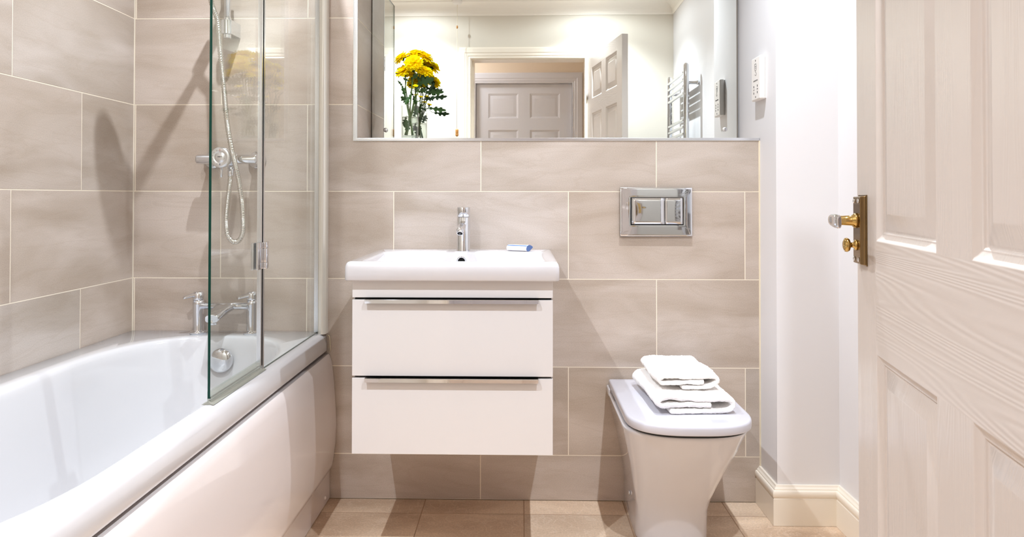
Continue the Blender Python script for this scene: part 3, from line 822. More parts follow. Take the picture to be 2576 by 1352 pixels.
# ------------------------------------------------------------------ basin, vanity unit, tap, soap
BAX0, BAX1, BAY0, BAZ = -.496, .1065, 1.985, .8625
def basin():
    t = thing('basin', 'rectangular white ceramic basin on the wall hung vanity unit', 'basin', ((BAX0 + BAX1) / 2, 2.2, .808))
    def rr(x0, x1, y0, y1, r, z, n=6):
        pts = []
        for cx, cy, a0 in ((x1 - r, y1 - r, 0), (x0 + r, y1 - r, pi / 2), (x0 + r, y0 + r, pi), (x1 - r, y0 + r, 3 * pi / 2)):
            for k in range(n + 1):
                a = a0 + pi / 2 * k / n; pts.append(V((cx + r * cos(a), cy + r * sin(a), z)))
        return pts
    y1 = W - .0005
    R = []
    def O(e, z, dr=0): R.append(rr(BAX0 + e, BAX1 - e, BAY0 + e, y1, max(.004, .013 - e * .6), z))
    O(.006, .8082); O(.0025, .8088); O(.0, .812); O(.0, .836); O(.0005, .848); O(.003, .856); O(.007, .8605); O(.013, BAZ)
    def I(x0, x1, y0, y1_, r, z): R.append(rr(x0, x1, y0, y1_, r, z))
    ix0, ix1, iy0, iy1 = BAX0 + .045, BAX1 - .040, BAY0 + .030, 2.335
    I(ix0 - .004, ix1 + .004, iy0 - .004, iy1 + .004, .016, BAZ - .0002)
    I(ix0, ix1, iy0, iy1, .014, BAZ - .0018); I(ix0 + .004, ix1 - .004, iy0 + .003, iy1 - .003, .014, BAZ - .007)
    I(ix0 + .012, ix1 - .012, iy0 + .008, iy1 - .006, .02, .82); I(ix0 + .03, ix1 - .03, iy0 + .02, iy1 - .016, .04, .78); I(ix0 + .07, ix1 - .07, iy0 + .06, iy1 - .06, .05, .765)
    m = MB().rings(R, False, True)
    o = m.build('basin_bowl', M['ceramic'], t)
    o.modifiers.new('es', 'EDGE_SPLIT').split_angle = radians(50)
    # underside
    MB().add([(BAX0 + .006, BAY0 + .006, .8083), (BAX1 - .006, BAY0 + .006, .8083), (BAX1 - .006, y1, .8083), (BAX0 + .006, y1, .8083)], [(0, 1, 2, 3)]).build('basin_underside', M['ceramic'], t)
    ov = Matrix.Translation((-.196, 2.3295, .834)) @ Matrix.Rotation(.10, 4, 'X')
    a = MB().lathe([(.0155, .002), (.0155, -.002), (.0135, -.0032), (.0112, -.002), (.0112, .001)], (0, 0, 0), 'y', 32, cap=False)
    b = MB().lathe([(.0112, -.0006), (.001, -.0006)], (0, 0, 0), 'y', 32)
    for mm in (a, b):
        for q in mm.v: q.xyz = ov @ q
    ro = a.build('overflow_ring', M['chrome'], t); b.build('overflow_hole', M['gap'], ro)
    MB().lathe([(.03, 0), (.03, .002), (.01, .005)], (-.196, 2.15, .765), 'z', 24).build('drain', M['chrome'], t)
basin()
def vanity():
    x0, x1, yf, zb, zt = -.478, .0885, 2.008, .319, .8085
    t = thing('vanity_unit', 'glossy white wall hung vanity unit with two drawers under the basin', 'vanity unit', ((x0 + x1) / 2, 2.24, zb))
    cb = MB().box(x0 + .001, x0 + .018, yf + .0195, W - .0006, zb, zt - .0005).box(x1 - .018, x1 - .001, yf + .0195, W - .0006, zb, zt - .0005)
    cb.box(x0 + .0181, x1 - .0181, yf + .0195, W - .0006, zb, zb + .017).box(x0 + .0181, x1 - .0181, W - .02, W - .0006, zb + .0171, zt - .0005)
    cb.build('carcass', M['lacquer'], t)
    MB().box(x0, x1, yf, yf + .019, .7595, zt - .0005).build('fascia', M['lacquer'], t, bevel=.0012, seg=2)
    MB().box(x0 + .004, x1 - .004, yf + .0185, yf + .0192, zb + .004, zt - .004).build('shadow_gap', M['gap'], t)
    for z0, z1 in ((zb, .5325), (.5385, .7535)):
        d = MB().box(x0, x1, yf, yf + .018, z0, z1).build('drawer', M['lacquer'], t, bevel=.0012, seg=2)
        h = MB(); hx0, hx1 = -.4395, .0475; zt_ = z1 + .001
        rg = []
        for x in (hx0, hx1):
            rg.append([V((x, y, z)) for y, z in ((yf + .010, zt_ + .0015), (yf - .014, zt_ + .0015), (yf - .0155, zt_), (yf - .0155, zt_ - .0095), (yf - .0140, zt_ - .0095), (yf - .0135, zt_), (yf + .010, zt_))])
        h.rings(rg, True, True, True, 0, False)
        h.build('handle', M['chrome'], d)
vanity()
def basin_tap():
    x, y = -.1945, 2.392
    t = thing('basin_tap', 'chrome cylindrical basin mixer tap on the basin deck', 'tap', (x, y, BAZ))
    b = MB().lathe([(.0232, 0), (.0232, .002), (.0226, .004), (.0222, .113), (.0215, .114)], (x, y, BAZ - .001), 'z', 48)
    b.build('tap_body', M['chrome'], t)
    c = MB().lathe([(.0205, .1145), (.0212, .116), (.0223, .117), (.0223, .146), (.0215, .1478), (.0175, .148)], (x, y, BAZ - .001), 'z', 48)
    c.build('control_cap', M['chrome'], t)
    s_ = MB(); d = V((-.04, -.94, -.24)).normalized()
    p0 = V((x, y, BAZ + .095)); rg = []
    up_ = V((0, -.24, .94)).normalized(); sd = V((1, 0, 0))
    for u, k in ((0, 1), (.05, 1), (.086, 1), (.092, .98), (.096, .9), (.0975, .6)):
        rg.append([p0 + d * u + (sd * cos(a) * .0130 + up_ * sin(a) * .0120) * k for a in [2 * pi * j / 32 for j in range(32)]])
    s_.rings(rg); s_.build('spout', M['chrome'], t)
    e = p0 + d * .088
    d2 = V((-.03, -.62, -.78)).normalized(); Rn = d2.to_track_quat('Z', 'Y').to_matrix()
    a = MB().lathe([(.0108, -.004), (.0110, .0125), (.0100, .0138), (.0086, .0130)], (0, 0, 0), 'z', 28, cap=False)
    b2 = MB().lathe([(.0090, .0126), (.001, .0126)], (0, 0, 0), 'z', 24)
    for mm in (a, b2):
        for q in mm.v: q.xyz = e + Rn @ q
    ao = a.build('nozzle', M['chrome'], t)
    b2.build('nozzle_mesh', M['gap'], ao)
basin_tap()
def soap():
    t = thing('soap_packet', 'small white soap packet with blue stripe and blue ends lying on the basin deck', 'soap', (-.008, 2.392, BAZ + .0003))
    t.rotation_euler = (0, 0, radians(-27))
    # teardrop section in local y,z ; length along x
    sec = []
    for k in range(28):
        a = 2 * pi * k / 28; r = .5 * (1 - cos(a))       # 0 at the point
        yy = .030 - r * .050; zz = .0125 + .0130 * sin(a) * (sin(a / 2) ** .8) - .003 * r + .0005
        sec.append((yy, zz))
    zmin = min(z for _, z in sec)
    sec = [(y_, z_ - zmin) for y_, z_ in sec]
    m = MB(); m.rings([[V((x, y_, z_)) for y_, z_ in sec] for x in (-.037, .037)], False, False, True, 0, True)
    for p_x, sgn in ((-.031, 1), (.031, -1)):
        pass
    b = m.build('wrapper', M['soap_white'], None); b.parent = t
    for x in (-.0371, .0371):
        e = MB().rings([[V((x, y_, z_)) for y_, z_ in sec], [V((x + math.copysign(.0006, x), y_ * .97, .0005 + z_ * .96)) for y_, z_ in sec]], False, True)
        eo = e.build('packet_end', M['soap_blue'], None); eo.parent = t; eo['label'] = 'blue end of the packet'
    # stripe: strip of the section on the front shoulder
    idx = [i for i, (y_, z_) in enumerate(sec) if y_ < -.002 and z_ > max(z for _, z in sec) * .62][-3:]
    ys = [sec[i] for i in idx]
    st = MB().rings([[V((x, y_ - .0003, z_ + .0004)) for y_, z_ in (ys[0], ys[1])] for x in (-.0365, .0365)], False, False, False, 0, False)
    so = st.build('blue_stripe', M['stripe'], None); so.parent = t
soap()

# ------------------------------------------------------------------ flush plate
def flush():
    x0, x1, z0, z1 = .339, .5865, .909, 1.077
    t = thing('flush_plate', 'polished chrome dual flush plate on the tiled wall above the toilet', 'flush plate', ((x0 + x1) / 2, W, (z0 + z1) / 2))
    a0, a1, b0, b1 = .375, .5555, .9475, 1.0425
    m = MB(); R = []
    def rc(e, y, pw=0):
        pts = []
        n = 10
        xs = [x0 + e + (x1 - x0 - 2 * e) * k / n for k in range(n + 1)]; zs = [z0 + e + (z1 - z0 - 2 * e) * k / n for k in range(n + 1)]
        for x in xs[:-1]: pts.append(V((x, y, z0 + e)))
        for z in zs[:-1]: pts.append(V((x1 - e, y, z)))
        for x in xs[::-1][:-1]: pts.append(V((x, y, z1 - e)))
        for z in zs[::-1][:-1]: pts.append(V((x0 + e, y, z)))
        return pts
    def ic(e, y):
        pts = []; n = 10
        xs = [a0 - e + (a1 - a0 + 2 * e) * k / n for k in range(n + 1)]; zs = [b0 - e + (b1 - b0 + 2 * e) * k / n for k in range(n + 1)]
        for x in xs[:-1]: pts.append(V((x, y, b0 - e)))
        for z in zs[:-1]: pts.append(V((a1 + e, y, z)))
        for x in xs[::-1][:-1]: pts.append(V((x, y, b1 + e)))
        for z in zs[::-1][:-1]: pts.append(V((a0 - e, y, z)))
        return pts
    for e, d in ((0, .0003), (0, .008), (.0008, .0095), (.002, .0105)): R.append(rc(e, W - d))
    for k in range(1, 6):
        u = k / 6
        A_, B_ = rc(.002, 0), ic(.003, 0)
        R.append([V((a.x * (1 - u) + b.x * u, W - .0105 - .0009 * sin(u * pi / 2), a.z * (1 - u) + b.z * u)) for a, b in zip(A_, B_)])
    R.append(ic(.003, W - .0115)); R.append(ic(.0005, W - .0112)); R.append(ic(0, W - .008)); 
    m.rings(R, False, False)
    fr = m.build('plate_frame', M['chrome'], t)
    fr.modifiers.new('es', 'EDGE_SPLIT').split_angle = radians(40)
    MB().box(a0, a1, W - .0085, W - .008, b0, b1).build('button_well', M['gap'], t)
    for c0, c1 in ((a0 + .0035, .4905), (.4925, a1 - .0035)):
        bm_ = MB(); n = 8; R = []
        z_0, z_1 = b0 + .0035, b1 - .0015
        vs = []; fs = []
        for i in range(n + 1):
            for j in range(n + 1):
                u, v_ = i / n, j / n
                bulge = .0007 * (1 - (2 * u - 1) ** 2) * (1 - (2 * v_ - 1) ** 2)
                vs.append((c0 + (c1 - c0) * u, W - .0118 - bulge, z_0 + (z_1 - z_0) * v_))
        for i in range(n):
            for j in range(n): a = i * (n + 1) + j; fs.append((a, a + 1, a + n + 2, a + n + 1))
        bm_.add(vs, fs, 0, True)
        bo = bm_.build('flush_button', M['chrome'], t)
        sl = bo.modifiers.new('sol', 'SOLIDIFY'); sl.thickness = .0035; sl.offset = 0
flush()

# ------------------------------------------------------------------ toilet
LX0, LX1, LY0, LY1 = .2985, .6565, 1.9465, 2.455
LZ = .4215
def toilet():
    t = thing('toilet', 'white back to wall toilet with closed lid under the flush plate', 'toilet', (.47, 2.2, 0))
    cx = (LX0 + LX1) / 2
    def ring(hw_, yf, yb, z, cxx=cx, e=.0, rfr=.105, n=30, rb=.012, ex=2.5):
        """D shaped outline: straight sides, super elliptic front"""
        pts = []
        fr = rfr
        for k in range(n + 1):       # front, from right to left
            a = -pi * k / n
            c, s_ = cos(a), sin(a)
            pts.append(V((cxx + math.copysign(abs(c) ** (2 / ex), c) * hw_, yf + fr - abs(s_) ** (2 / ex) * fr, z)))
        for k in range(8):
            a = pi - pi / 2 * k / 7
            pts.append(V((cxx - hw_ + rb + rb * cos(a), yb - rb + rb * sin(a), z)))
        for k in range(8):
            a = pi / 2 - pi / 2 * k / 7
            pts.append(V((cxx + hw_ - rb + rb * cos(a), yb - rb + rb * sin(a), z)))
        return pts
    R = []
    fx = .4615
    # (z, half width, front y, centre x, front radius)
    for z, hw_, yf, c, fr in ((.0015, .109, 2.135, fx, .10), (.05, .109, 2.132, fx, .10), (.10, .1095, 2.122, fx, .105), (.14, .117, 2.105, fx + .001, .11), (.19, .129, 2.078, fx + .004, .115), (.25, .144, 2.042, fx + .008, .12), (.31, .162, 2.008, fx + .0115, .125), (.355, .1725, 1.984, .4725, .125), (.370, .1765, 1.975, .4725, .125), (.380, .1795, 1.969, .4725, .125), (.3845, .1785, 1.970, .4725, .125), (.387, .173, 1.975, .4725, .125)):
        R.append(ring(hw_, yf, W - .0008, z, c, rfr=fr, ex=2.3, rb=.004))
    m = MB().rings(R, True, True)
    p = m.build('pan', M['ceramic'], t)
    p.modifiers.new('es', 'EDGE_SPLIT').split_angle = radians(60)
    # narrow mounting shelf behind the seat hinges
    MB().box(.2925, LX1 + .004, 2.405, W - .0008, .372, .3995).build('pan_back_ledge', M['ceramic'], t, bevel=.006)
    hw2 = (LX1 - LX0) / 2
    def dring(e, z): return ring(hw2 - e, LY0 + e, LY1 - e, z, cx, rfr=.150, ex=2.75, rb=.006)
    MB().rings([dring(.012, .3871), dring(.010, .3880), dring(.010, .3935), dring(.012, .3944)], True, True).build('lid_and_gap_shadow', M['gap'], t)  # near-black ring only: shadow line under the lid put in as colour
    s_ = MB().rings([dring(.006, .3955), dring(.003, .3962), dring(.002, .398), dring(.006, .3985)], True, True)
    l = MB().rings([dring(.004, .3945), dring(.0015, .3955), dring(.0, .398), dring(0, .414), dring(.001, .4185), dring(.0035, .4208), dring(.008, LZ), dring(.03, LZ + .0002)], True, True)
    lo = l.build('lid', M['lid_and_gap_shadow'], t)
    lo.modifiers.new('es', 'EDGE_SPLIT').split_angle = radians(60)
    c = MB().lathe([(.0075, 0), (.0075, -.003), (.004, -.0045)], (.3515, 2.33, .085), 'x', 18)
    for q in c.v: pass
    c.build('screw_cap', M['chrome'], t)
toilet()

# ------------------------------------------------------------------ towels
def towel(name, label, path, thick, y0, y1, x0, z0, rz, seed, rear_rise=0):
    """spiral folded terry towel: centre line in x,z swept along y"""
    pts = [V((a, 0, b)) for a, b in path]
    # catmull
    C = []
    for i in range(len(pts) - 1):
        p0, p1, p2, p3 = [pts[max(0, min(len(pts) - 1, j))] for j in (i - 1, i, i + 1, i + 2)]
        n = max(2, int((p2 - p1).length / .006))
        for k in range(n):
            u = k / n; C.append(.5 * ((2 * p1) + (-p0 + p2) * u + (2 * p0 - 5 * p1 + 4 * p2 - p3) * u * u + (-p0 + 3 * p1 - 3 * p2 + p3) * u ** 3))
    C.append(pts[-1])
    n = len(C); L_, R_ = [], []
    for i, c in enumerate(C):
        t = (C[min(i + 1, n - 1)] - C[max(i - 1, 0)]).normalized(); nn = V((-t.z, 0, t.x))
        k = thick / 2
        L_.append(c + nn * k); R_.append(c - nn * k)
    def capr(c, nn, t):   # rounded end
        return [c + nn * thick / 2 * cos(a) + t * thick / 2 * sin(a) for a in [pi * j / 5 for j in range(1, 5)]]
    tE = (C[-1] - C[-2]).normalized(); tS = (C[0] - C[1]).normalized()
    nE = V((-tE.z, 0, tE.x)); 
    nS = V((tS.z, 0, -tS.x))
    loop = L_ + capr(C[-1], nE, tE * .6) + R_[::-1] + [C[0] - (V((-(-tS).z, 0, (-tS).x))) * thick / 2 * cos(a) + tS * .6 * thick / 2 * sin(a) for a in [pi * j / 5 for j in range(1, 5)]]
    ny = 44; rings = []
    for j in range(ny + 1):
        v_ = j / ny; yy = y0 + (y1 - y0) * v_
        edge = min(v_, 1 - v_) * (y1 - y0)
        rd = 1
        ring = []
        cxm = sum(p.x for p in loop) / len(loop); czm = .03
        for p in loop:
            w1 = noise.noise(V((p.x * 9 + seed, yy * 9, p.z * 22))) * .0062
            w2 = noise.noise(V((p.x * 60, yy * 60 + seed, p.z * 60))) * .0020
            q = V((p.x, yy, p.z))
            # soften the open ends
            sft = sstep(0, .008, edge)
            q.z = p.z + (w1 + w2) * (1 if p.z > thick * .6 else .25) + rear_rise * v_ * (p.z / .05)
            q.x = p.x + w1 * .8 + w2
            q.y = yy + noise.noise(V((p.x * 25, seed, p.z * 40))) * .004 * (1 if v_ < .5 else 1)
            q.x += 0
            ring.append(q)
        rings.append(ring)
    # close the ends by shrinking each layer toward its centre line
    def shrink(ring, f, dy):
        nL = len(L_); out = []
        cl = []
        for i, q in enumerate(ring):
            if i < nL: c = C[i]
            elif i < nL + 4: c = C[-1]
            elif i < 2 * nL + 4: c = C[nL - 1 - (i - nL - 4)]
            else: c = C[0]
            base = V((c.x, q.y, c.z)); base.z += (q.z - loop[i].z); base.x += (q.x - loop[i].x)
            out.append(V((base.x + (q.x - base.x) * f, q.y + dy, base.z + (q.z - base.z) * f)))
        return out
    h = thick * .5
    rings = [shrink(rings[0], .25, -h * .95), shrink(rings[0], .7, -h * .7), shrink(rings[0], .93, -h * .35)] + rings + [shrink(rings[-1], .93, h * .35), shrink(rings[-1], .7, h * .7), shrink(rings[-1], .25, h * .95)]
    m = MB().rings(rings, False, False)
    # strips closing the thin ends
    nL = len(L_)
    for ri in (0, len(rings) - 1):
        base = ri * len(loop)
        for i in range(nL - 1):
            a, b_ = base + i, base + i + 1
            c_, d_ = base + nL + 4 + (nL - 1 - (i + 1)), base + nL + 4 + (nL - 1 - i)
            m.f.append([a, b_, c_, d_]); m.m.append(0); m.sm.append(True)
        for poly in ([base + nL - 1 + k for k in range(6)], [base + 2 * nL + 3 + k for k in range(5)] + [base]):
            m.f.append(poly); m.m.append(0); m.sm.append(True)
    o = m.build(name, M['towel'])
    zmin = min(v.co.z for v in o.data.vertices)
    o.data.transform(Matrix.Translation((0, 0, -zmin)))
    o.location = (x0, 0, z0); 
    cy = (y0 + y1) / 2
    o.data.transform(Matrix.Translation((0, -cy, 0))); o.location = (x0, cy, z0); o.rotation_euler = (0, 0, rz)
    dm = o.modifiers.new('sub', 'SUBSURF'); dm.levels = 1; dm.render_levels = 1
    tx = bpy.data.textures.new(name + '_pile', 'CLOUDS'); tx.noise_scale = .0045; tx.noise_depth = 1
    d2 = o.modifiers.new('pile', 'DISPLACE'); d2.texture = tx; d2.strength = .0034; d2.mid_level = .5; d2.texture_coords = 'LOCAL'
    tag(o, label, 'towel', None)
    return o
def scale(p, k): return [(x_ * k, z_) for x_, z_ in p]
big = [(.045, .0085), (.10, .008), (.185, .0085), (.224, .0125), (.240, .027), (.229, .042), (.197, .044), (.16, .0425), (.10, .0455), (.04, .0490), (.012, .045), (.001, .0335), (.012, .0245), (.05, .0265), (.11, .0280), (.166, .0265)]
towel('towel', 'large folded white towel lying directly on the toilet lid', scale(big, .93), .0155, 2.055, 2.365, .380, LZ + .0004, radians(3), 3.1)
sml = [(.075, .0065), (.12, .0065), (.160, .010), (.178, .018), (.184, .027), (.174, .037), (.14, .0365), (.09, .038), (.04, .0405), (.010, .037), (.0, .027), (.011, .0195), (.045, .0215), (.09, .0230), (.138, .022)]
towel('towel', 'smaller folded white towel stacked on top of the large towel', scale(sml, .93), .0130, 2.10, 2.345, .399, LZ + .0585, radians(2), 8.4)

# ------------------------------------------------------------------ mirror
def mirror():
    e = .008; ctr = V((.12, 2.695, 0))
    t = thing('mirror', 'wide frameless wall mirror standing on the shelf above basin and toilet', 'mirror', (.12, 2.695, ZL + .0095))
    t.rotation_euler = (0, 0, -e)
    z0, z1 = ZL + .0096, 2.30
    xa, xb = -.6895, .688
    m = MB().add([(xa, 0, z0), (xb, 0, z0), (xb, 0, z1), (xa, 0, z1)], [(0, 1, 2, 3)], 0)
    m.add([(xa, .006, z0), (xb, .006, z0), (xb, .006, z1), (xa, .006, z1), (xa, 0, z0), (xb, 0, z0), (xb, 0, z1), (xa, 0, z1)], [(3, 2, 1, 0), (0, 4, 7, 3), (1, 2, 6, 5), (3, 7, 6, 2), (0, 1, 5, 4)], 1)
    for q in m.v: q.z -= ZL + .0095
    o = m.build('mirror_glass', [M['mirror'], M['mirror_edge']], None, recalc=False); o.parent = t
    for x in (-.637, .643):
        for z in (1.298, 2.24):
            c = MB().lathe([(.0085, 0), (.0085, -.004), (.0075, -.0052), (.002, -.0055)], (x, -.0004, z - ZL - .0095), 'y', 24)
            co = c.build('screw_cap', M['bronze'] if False else M['satin'], None); co.parent = t
            if True:
                sl = MB().box(x - .0007, x + .0007, -.0062, -.0056, z - ZL - .0095 - .006, z - ZL - .0095 + .006); so = sl.build('screw_slot', M['gap'], None); so.parent = co
mirror()

# ------------------------------------------------------------------ shaver socket on the pier
def socket():
    y0, y1, z0, z1 = 2.398, 2.486, 1.374, 1.522
    t = thing('shaver_socket', 'white shaver socket plate on the painted pier right of the mirror', 'socket', (XP, (y0 + y1) / 2, (z0 + z1) / 2))
    MB().box(XP - .003, XP - .0002, y0 + .003, y1 - .003, z0 + .003, z1 - .003).build('back_gasket', M['white_plastic'], t)
    b = MB().box(XP - .022, XP - .003, y0, y1, z0, z1); bo = b.build('socket_body', M['white_plastic'], t, bevel=.005, seg=4)
    xf = XP - .0222
    def dot(y, z, r=.0022, mat='ink'): return MB().lathe([(r, 0), (r, -.0006), (r * .5, -.001)], (xf + .0002, y, z), 'x', 14)
    for z in (z0 + .012, z1 - .012):
        dot((y0 + y1) / 2, z, .003).build('screw', M['ink'], bo)
    for yy in (2.424, 2.460):
        for zz in (1.400, 1.422): MB().box(xf - .0004, xf + .0004, yy - .0022, yy + .0022, zz - .0035, zz + .0035).build('pin_hole', M['gap'], bo)
        text_mesh('voltage_lettering', '230V' if yy < 2.44 else '115V', .0055, M['ink'], Matrix.Translation((xf, yy, 1.411)) @ Matrix.Rotation(-pi / 2, 4, 'Z') @ Matrix.Rotation(pi / 2, 4, 'X'), bo)
    text_mesh('shaver_lettering', 'SHAVERS ONLY', .0066, M['ink'], Matrix.Translation((xf, 2.442, 1.441)) @ Matrix.Rotation(-pi / 2, 4, 'Z') @ Matrix.Rotation(pi / 2, 4, 'X'), bo)
    # pictogram: shaver body with cord
    cy, cz = 2.442, 1.484
    pg = MB()
    def ln(pts, r=.0006): pg.tube([(xf, cy + a, cz + b) for a, b in pts], r, 6)
    ln([(-.008, .012), (-.008, -.004), (-.005, -.008), (.005, -.008), (.008, -.004), (.008, .012)])
    ln([(-.008, .006), (.008, .006)]); ln([(-.009, .013), (-.003, .015), (.003, .015), (.009, .013)])
    ln([(0, -.008), (.001, -.013), (-.006, -.016), (-.010, -.021), (-.004, -.026), (.008, -.021)])
    ln([(-.003, .0), (.003, .0)])
    pg.build('shaver_pictogram', M['ink'], bo)
socket()

# ------------------------------------------------------------------ towel rail (seen in the mirror)
def rail():
    xr = XR - .075
    t = thing('towel_rail', 'chrome ladder towel radiator on the right wall seen in the mirror', 'towel rail', (XR, .92, .75))
    for y in (1.178, .668):
        r = []
        for z, k in ((.76, .6), (.765, 1), (1.82, 1), (1.828, .75), (1.832, .5)):
            r.append([V((xr + .017 * k * cos(a), y + .017 * k * sin(a), z)) for a in [2 * pi * j / 24 for j in range(24)]])
        MB().rings(r).build('upright', M['chrome'], t)
    zs = [1.782 - .0405 * i for i in range(4)] + [1.500 - .0405 * i for i in range(6)] + [1.135 - .0405 * i for i in range(8)]
    for z in zs:
        MB().tube([(xr - .004, .675, z), (xr - .006, .70, z), (xr - .006, 1.146, z), (xr - .004, 1.172, z)], .0105, 16).build('rung', M['chrome'], t)
    for y in (1.178, .668):
        for z in (1.716, .87):
            MB().lathe([(.009, -.07), (.0095, -.014), (.012, -.013), (.0125, -.0004)], (XR, y, z), 'x', 20).build('wall_bracket', M['chrome'], t)
rail()
# ------------------------------------------------------------------ pull cord
def pull():
    x, y = -.480, .50
    t = thing('pull_cord', 'light pull cord with wooden toggle hanging by the doorway', 'pull cord', (x, y, H))
    MB().lathe([(.036, -.0005), (.036, -.008), (.030, -.022), (.014, -.028), (.003, -.029)], (x, y, H), 'z', 32).build('ceiling_rose', M['white_plastic'], t)
    MB().tube([(x, y, H - .028), (x, y, 1.51)], .0012, 8).build('cord', M['cord'], t)
    MB().lathe([(.001, .012), (.005, .009), (.006, 0), (.005, -.008), (.001, -.011)], (x, y, 2.215), 'z', 16).build('cord_joiner', M['wood'], t)
    MB().lathe([(.003, .052), (.0095, .050), (.0105, .044), (.0105, .022), (.0095, .020), (.0115, .014), (.010, .006), (.004, .0)], (x, y, 1.458), 'z', 24).build('toggle', M['wood'], t)
pull()

# ------------------------------------------------------------------ vase and chrysanthemums
VX, VY, VZ = -.4065, 2.586, ZL + .0095
VT = 1.378
def vase():
    t = thing('vase', 'tall clear glass tumbler vase of water standing on the mirror shelf', 'vase', (VX, VY, VZ))
    h = VT - VZ; R_ = .0318
    m = MB().lathe([(R_ - .003, 0), (R_ - .0005, .002), (R_ - .001, .02), (R_, h - .002), (R_ - .001, h), (R_ - .0022, h - .001), (R_ - .0032, .02)], (VX, VY, VZ + .0003), 'z', 48, cap=False)
    m.build('vase_wall', M['vase'], t)
    MB().lathe([(R_ - .003, .0004), (R_ - .0032, .016), (R_ - .008, .0175), (.002, .017)], (VX, VY, VZ + .0003), 'z', 48).build('vase_base', M['vase_base'], t)
    MB().lathe([(R_ - .0036, .018), (R_ - .0036, .0865), (R_ - .0045, .0855), (.001, .0855)], (VX, VY, VZ), 'z', 48).build('water', M['water'], t)
vase()

CAMO = V((0, 0, CX))
Rcam = cam.matrix_world.to_3x3()
def pix(px, py, y):
    d = Rcam @ V(((px - 1274.67) / F, -(py - 471.5) / F, -1)); t = y / d.y
    return CAMO + d * t
def petal(mbx, c, R, a, el, ln, wd, mi=0, curl=.25):
    """petal leaving centre c; R 3x3 frame (z = flower axis), azimuth a, elevation el"""
    nseg = 5; pts = []
    for i in range(nseg + 1):
        u = i / nseg
        r = ln * u * (1 - .08 * u); zz = ln * (sin(el) * u - curl * u * u * .5) ; rr_ = .002 + r * cos(el)
        w = wd * (.28 + .72 * sin(min(1, u * 1.15 + .05) * pi * .62)) * (1 if u < .8 else (1 - (u - .8) * 2.6))
        for s_, dz in ((-1, .0012), (0, -.0005), (1, .0012)):
            q = V((rr_ * cos(a) - s_ * w * sin(a), rr_ * sin(a) + s_ * w * cos(a), zz + dz))
            pts.append(c + R @ q)
    fs = []
    for i in range(nseg):
        for j in range(2):
            k = i * 3 + j; fs.append((k, k + 1, k + 4, k + 3))
    mbx.add(pts, fs, mi, True)
def frame(axis):
    z = axis.normalized(); x = z.orthogonal().normalized(); return Matrix((x, z.cross(x), z)).transposed()
def bloom(c, axis, rad, parent, rnd, bud=False):
    R = frame(axis); m = MB(); rad = rad * (1.22 if not bud else 1.35)
    layers = ((10, .9, .25, .0) ,) if False else None
    if bud:
        LS = ((12, .55, .62), (12, .85, .35))
    else:
        LS = ((22, -.05, 1.0), (22, .22, 1.0), (20, .48, .94), (18, .74, .82), (16, .98, .66), (12, 1.2, .5))
    for n, el, lf in LS:
        a0 = rnd.random() * 6
        for k in range(n):
            petal(m, c, R, a0 + 2 * pi * k / n + rnd.uniform(-.08, .08), el + rnd.uniform(-.12, .12), rad * lf * rnd.uniform(.9, 1.08), rad * .165 if not bud else rad * .17, 0 if rnd.random() > .25 else 1, rnd.uniform(.15, .5))
    # disc
    m.lathe([(rad * .20, 0), (rad * .2, rad * .1), (rad * .1, rad * .2), (.0004, rad * .22)], (0, 0, 0), 'z', 14, 1)
    o_ = len(m.v) - 4 * 14
    for i in range(o_, len(m.v)): m.v[i] = c + R @ m.v[i]
    o = m.build('bloom', [M['petal'], M['petal_deep']], parent, recalc=False)
    sp_ = MB().lathe([(rad * .04, -rad * .35), (rad * .16, -rad * .28), (rad * .24, -rad * .08), (rad * .20, .0)], (0, 0, 0), 'z', 12)
    for q in sp_.v: q.xyz = c + R @ q
    sp_.build('sepals', M['leaf'], o)
    return o
def leaf(base, tip, side, parent, wd=.32, droop=.0):
    """lobed chrysanthemum leaf"""
    d = tip - base; L_ = d.length; t = d.normalized(); s = (side - t * side.dot(t)).normalized(); nrm = t.cross(s)
    outl = [(.0, .03), (.10, .05), (.16, .30), (.24, .34), (.28, .16), (.36, .22), (.42, .62), (.52, .66), (.52, .34), (.60, .34), (.68, .66), (.78, .58), (.75, .32), (.84, .30), (.92, .26), (1.0, .0)]
    m = MB(); cen = []; L1 = []; L2 = []
    for u, w in outl:
        uc = min(u, .98)
        z = droop * L_ * u * u
        cc = base + t * L_ * uc - nrm * z
        cen.append(cc)
        L1.append(base + t * L_ * u + s * w * wd * L_ * 1.0 - nrm * (z - .06 * L_ * w)); L2.append(base + t * L_ * u - s * w * wd * L_ * 1.0 - nrm * (z - .06 * L_ * w))
    n = len(outl); vs = cen + L1 + L2; fs = []
    for i in range(n - 1):
        fs.append((i, i + 1, n + i + 1, n + i)); fs.append((i + 1, i, 2 * n + i, 2 * n + i + 1))
    m.add(vs, fs, 0, False)
    o = m.build('leaf', M['leaf'], parent, recalc=False)
    sl = o.modifiers.new('sol', 'SOLIDIFY'); sl.thickness = .0005
    return o
def bez(p0, p1, p2, p3, n=18):
    return [p0 * (1 - u) ** 3 + p1 * 3 * u * (1 - u) ** 2 + p2 * 3 * u * u * (1 - u) + p3 * u ** 3 for u in [i / n for i in range(n + 1)]]
BOT = V((VX, VY, VZ + .021))
